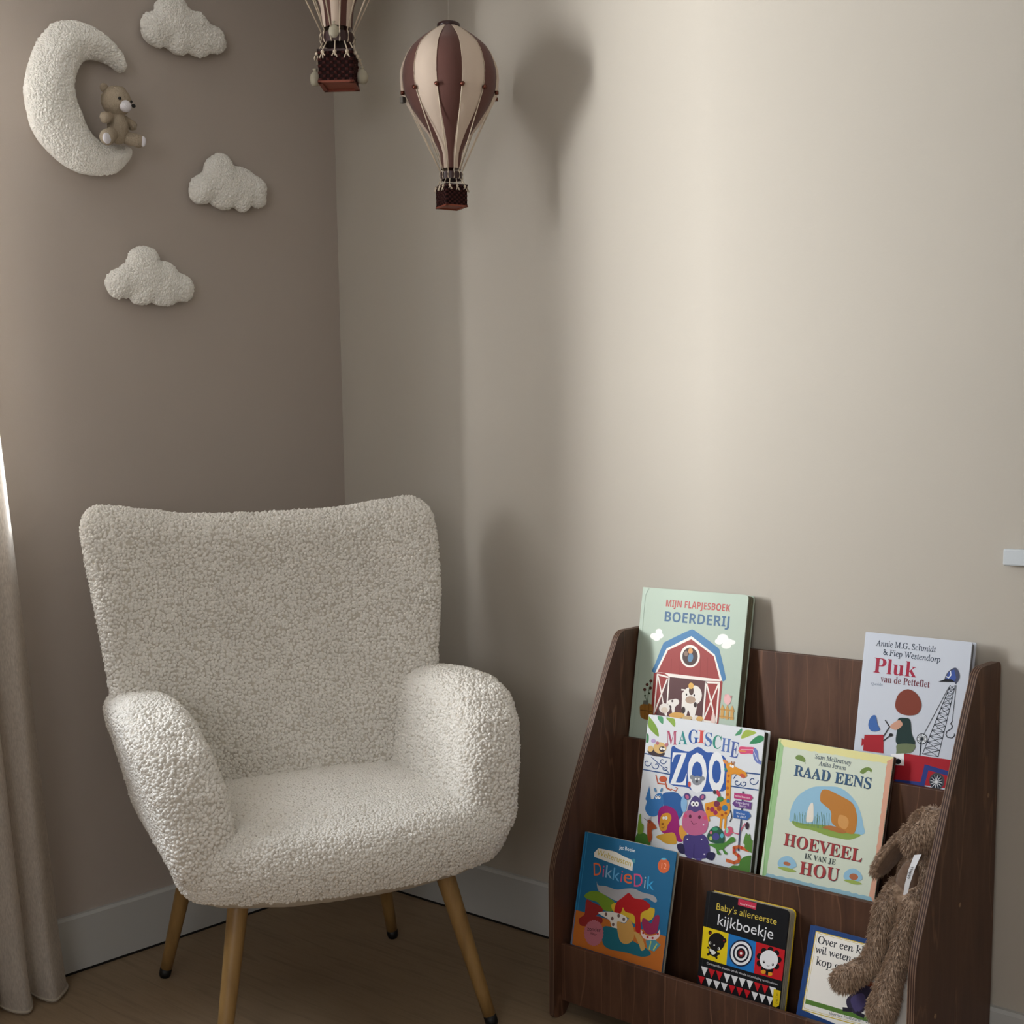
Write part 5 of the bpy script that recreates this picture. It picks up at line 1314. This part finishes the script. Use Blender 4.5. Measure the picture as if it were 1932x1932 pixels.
def balloon(P0, K, rot, brot, label, sacks):
    """P0 = point on the axis at drawing row 790, K = metres per drawing unit"""
    Z = lambda y: (790 - y) * K
    e = empty('hot_air_balloon', P0); tag(e, label, 'balloon mobile', 'hot air balloon mobiles')
    ys = []; rs = []
    for (y0, r0), (y1, r1) in zip(PROF, PROF[1:]):
        for k in range(2): ys.append(y0 + (y1 - y0) * k / 2); rs.append(r0 + (r1 - r0) * k / 2)
    ys.append(1490); rs.append(98)
    for g in range(12):
        b = MB(); a0 = rot + (g - .5) * math.pi / 6; nk = 8; v = []
        for i, (y, r) in enumerate(zip(ys, rs)):
            for k in range(nk + 1):
                t = k / nk; a = a0 + t * math.pi / 6
                bul = 1 + .030 * math.sin(math.pi * t) - .012 + .006 * math.sin(i * .9 + g * 2.1) * math.sin(math.pi * t)
                v.append((r * K * bul * math.cos(a), r * K * bul * math.sin(a), Z(y)))
        m = nk + 1
        b.add(v, [(i * m + k, i * m + k + 1, (i + 1) * m + k + 1, (i + 1) * m + k)[::-1] for i in range(len(ys) - 1) for k in range(nk)])
        b.build('envelope_panel', M_gd if g % 2 == 0 else M_gw, e, True)
        # seam cord over the crown, string and bead
        a = a0
        def at(y, r, a=a): return Vector((r * K * math.cos(a), r * K * math.sin(a), Z(y)))
        b = MB(); b.tube([at(y, r + 1) for y, r in zip(ys, rs) if 150 <= y <= 790], 2.6 * K, 5)
        b.tube([at(780, 466), at(1515, 108)], 5.2 * K, 6); b.tube([at(1515, 108), at(1535, 118), at(1575, 118), at(1592, 106)], 4.6 * K, 6)
        b.build('string', M_string, e, True)
        b = MB(); b.tube([at(790, 460), at(790, 492)], [21 * K, 19 * K], 10); b.build('bead', M_bead, e, True)
    b = MB(); b.lathe([(0, Z(104)), (100 * K, Z(104)), (112 * K, Z(112)), (112 * K, Z(146)), (100 * K, Z(152)), (0, Z(152))], 32); b.build('crown_cap', M_ring, e, True)
    b = MB(); b.lathe([(96 * K, Z(1522)), (106 * K, Z(1522)), (106 * K, Z(1590)), (96 * K, Z(1590)), (96 * K, Z(1522))], 32); b.build('ring', M_ring, e)
    b = MB(); b.tube([(0, 0, Z(110)), (0, 0, 2.548 - P0[2])], .0003, 4); b.build('hanging_thread', Mat('clear_thread', 'b8b4ac', .3), e)
    # basket
    hs = 114 * K; zt, zb = Z(1655), Z(1850); RM = Matrix.Rotation(brot, 3, 'Z')
    be = empty('basket', (0, 0, 0), brot, e)
    b = MB(); th = 9 * K
    for sx, sy in ((1, 0), (-1, 0), (0, 1), (0, -1)):
        if sx: b.box((min(sx * hs, sx * (hs - th)), -hs, zb), (max(sx * hs, sx * (hs - th)), hs, zt))
        else: b.box((-hs, min(sy * hs, sy * (hs - th)), zb), (hs, max(sy * hs, sy * (hs - th)), zt))
    b.build('basket_wall', M_wick, be)
    b = MB(); nr, nc = 9, 9
    for side in range(4):
        A = Matrix.Rotation(side * math.pi / 2, 3, 'Z')
        for i in range(nr):
            z = zb + (zt - zb) * (i + .5) / nr
            for j in range(nc):
                if (i + j) % 2: continue
                y = -hs + 2 * hs * (j + .5) / nc; w_ = hs / nc * .92; h_ = (zt - zb) / nr * .46
                c8 = [A @ Vector((hs + dx, y + dy, z + dz)) for dx, k in ((0, 1), (5.5 * K, .6)) for dy, dz in ((-w_ * k, -h_ * k), (w_ * k, -h_ * k), (w_ * k, h_ * k), (-w_ * k, h_ * k))]
                b.add(c8, [(4, 5, 6, 7), (0, 1, 5, 4), (1, 2, 6, 5), (2, 3, 7, 6), (3, 0, 4, 7)])
    wv_ = b.build('wicker_weave', Mat('wicker_strand', '3e1c1a', .6, .15), be); wv_['kind'] = 'stuff'
    b = MB(); o_ = hs + 7 * K
    for x0, x1, y0, y1 in ((-o_, o_, -o_, -o_ + 26 * K), (-o_, o_, o_ - 26 * K, o_), (-o_, -o_ + 26 * K, -o_, o_), (o_ - 26 * K, o_, -o_, o_)): b.box((x0, y0, zb - 10 * K), (x1, y1, zb + 4 * K))
    b.box((-hs, -hs, zb), (hs, hs, zb + 4 * K)); b.build('basket_base', M_base, be)
    b = MB()
    for x0, x1, y0, y1 in ((-o_, o_, -o_, -hs + th), (-o_, o_, hs - th, o_), (-o_, -hs + th, -o_, o_), (hs - th, o_, -o_, o_)): b.box((x0, y0, zt - 6 * K), (x1, y1, zt + 10 * K), 2 * K)
    b.build('basket_rim', M_ring, be)
    rng = random.Random(int(K * 1e7))
    for side in range(4):
        A = Matrix.Rotation(side * math.pi / 2, 3, 'Z')
        for t in (-.72, 0, .72):
            q = A @ Vector((o_ + 2 * K, t * hs, zt)); top = q * 1.0
            an = math.atan2(q.y, q.x) + brot; lc = Matrix.Rotation(-brot, 3, 'Z') @ Vector((107 * K * math.cos(an), 107 * K * math.sin(an), Z(1590)))
            b = MB(); b.tube([lc, q], 4.2 * K, 6)
            nb = A @ Vector((o_ + 9 * K, t * hs, zt - 12 * K)); b.ball(nb, 13 * K, 8)
            for s in (-1, 1, .3):
                d = A @ Vector((12 * K, s * 18 * K, -26 * K - rng.random() * 22 * K)); b.tube([nb, nb + d * .6 + A @ Vector((4 * K, 0, 0)), nb + d], [4 * K, 4 * K, 5 * K], 5)
            b.build('basket_cord', M_string, be, True)
    for (sx, sy, sz) in sacks:
        q = Vector((sx, sy, sz)) - Vector(P0); b = MB()
        pr = [(0, -50), (24, -48), (36, -30), (38, -5), (30, 20), (14, 38), (9, 46), (18, 58), (12, 60), (0, 52)]
        n_ = 16
        vv_ = [(q.x + r * K * (1 + .10 * math.sin(3 * a_ + y * .05)) * math.cos(a_), q.y + r * K * (1 + .10 * math.sin(3 * a_ + y * .05)) * math.sin(a_), q.z + y * K) for r, y in pr for a_ in [2 * math.pi * k / n_ for k in range(n_)]]
        b.add(vv_, [(i * n_ + k, i * n_ + (k + 1) % n_, (i + 1) * n_ + (k + 1) % n_, (i + 1) * n_ + k) for i in range(len(pr) - 1) for k in range(n_)])
        b.tube([q + Vector((11 * K * math.cos(a_), 11 * K * math.sin(a_), 46 * K)) for a_ in [2 * math.pi * k / 12 for k in range(13)]], 3 * K, 5, cap=False)
        b.build('sandbag', M_sack, e, True)
    return e
toCam = lambda p: math.atan2(CAM.y - p[1], CAM.x - p[0])
K1 = 2.64 / 2469 / 5.22
B1 = (.5735, -.1937, 1.801)
e1 = balloon(B1, K1, toCam(B1), toCam(B1) + R(27), 'brown and cream striped hot air balloon mobile hanging whole beside its shadow', [])
b = MB(); a_ = toCam(B1) - R(78); q = Vector((math.cos(a_) * 470 * K1, math.sin(a_) * 470 * K1, (790 - 850) * K1))
b.box(q - Vector((.0045, .0045, .006)), q + Vector((.0045, .0045, .006)), .001); b.build('metal_clip', Mat('grey_metal', '6c6a66', .35, Metallic=.8), e1)
K2 = K1 * 1.53
ring2 = Vector((.309, -.255, 1.951)); B2 = (ring2.x, ring2.y, ring2.z + (1556 - 790) * K2)
R2 = Vector((X.x, X.y, 0)).normalized(); 
def sk(dx, y, dep): return (ring2.x + R2.x * dx * K2 - fwd.x * dep, ring2.y + R2.y * dx * K2 - fwd.y * dep, B2[2] + (790 - y) * K2)
balloon(B2, K2, toCam(B2) + R(22), toCam(B2) - R(10), 'larger hot air balloon mobile cut off by the top edge, nearest the room corner',
        [sk(-12, 1525, .028), sk(-158, 1800, .0), sk(158, 1790, .0)])
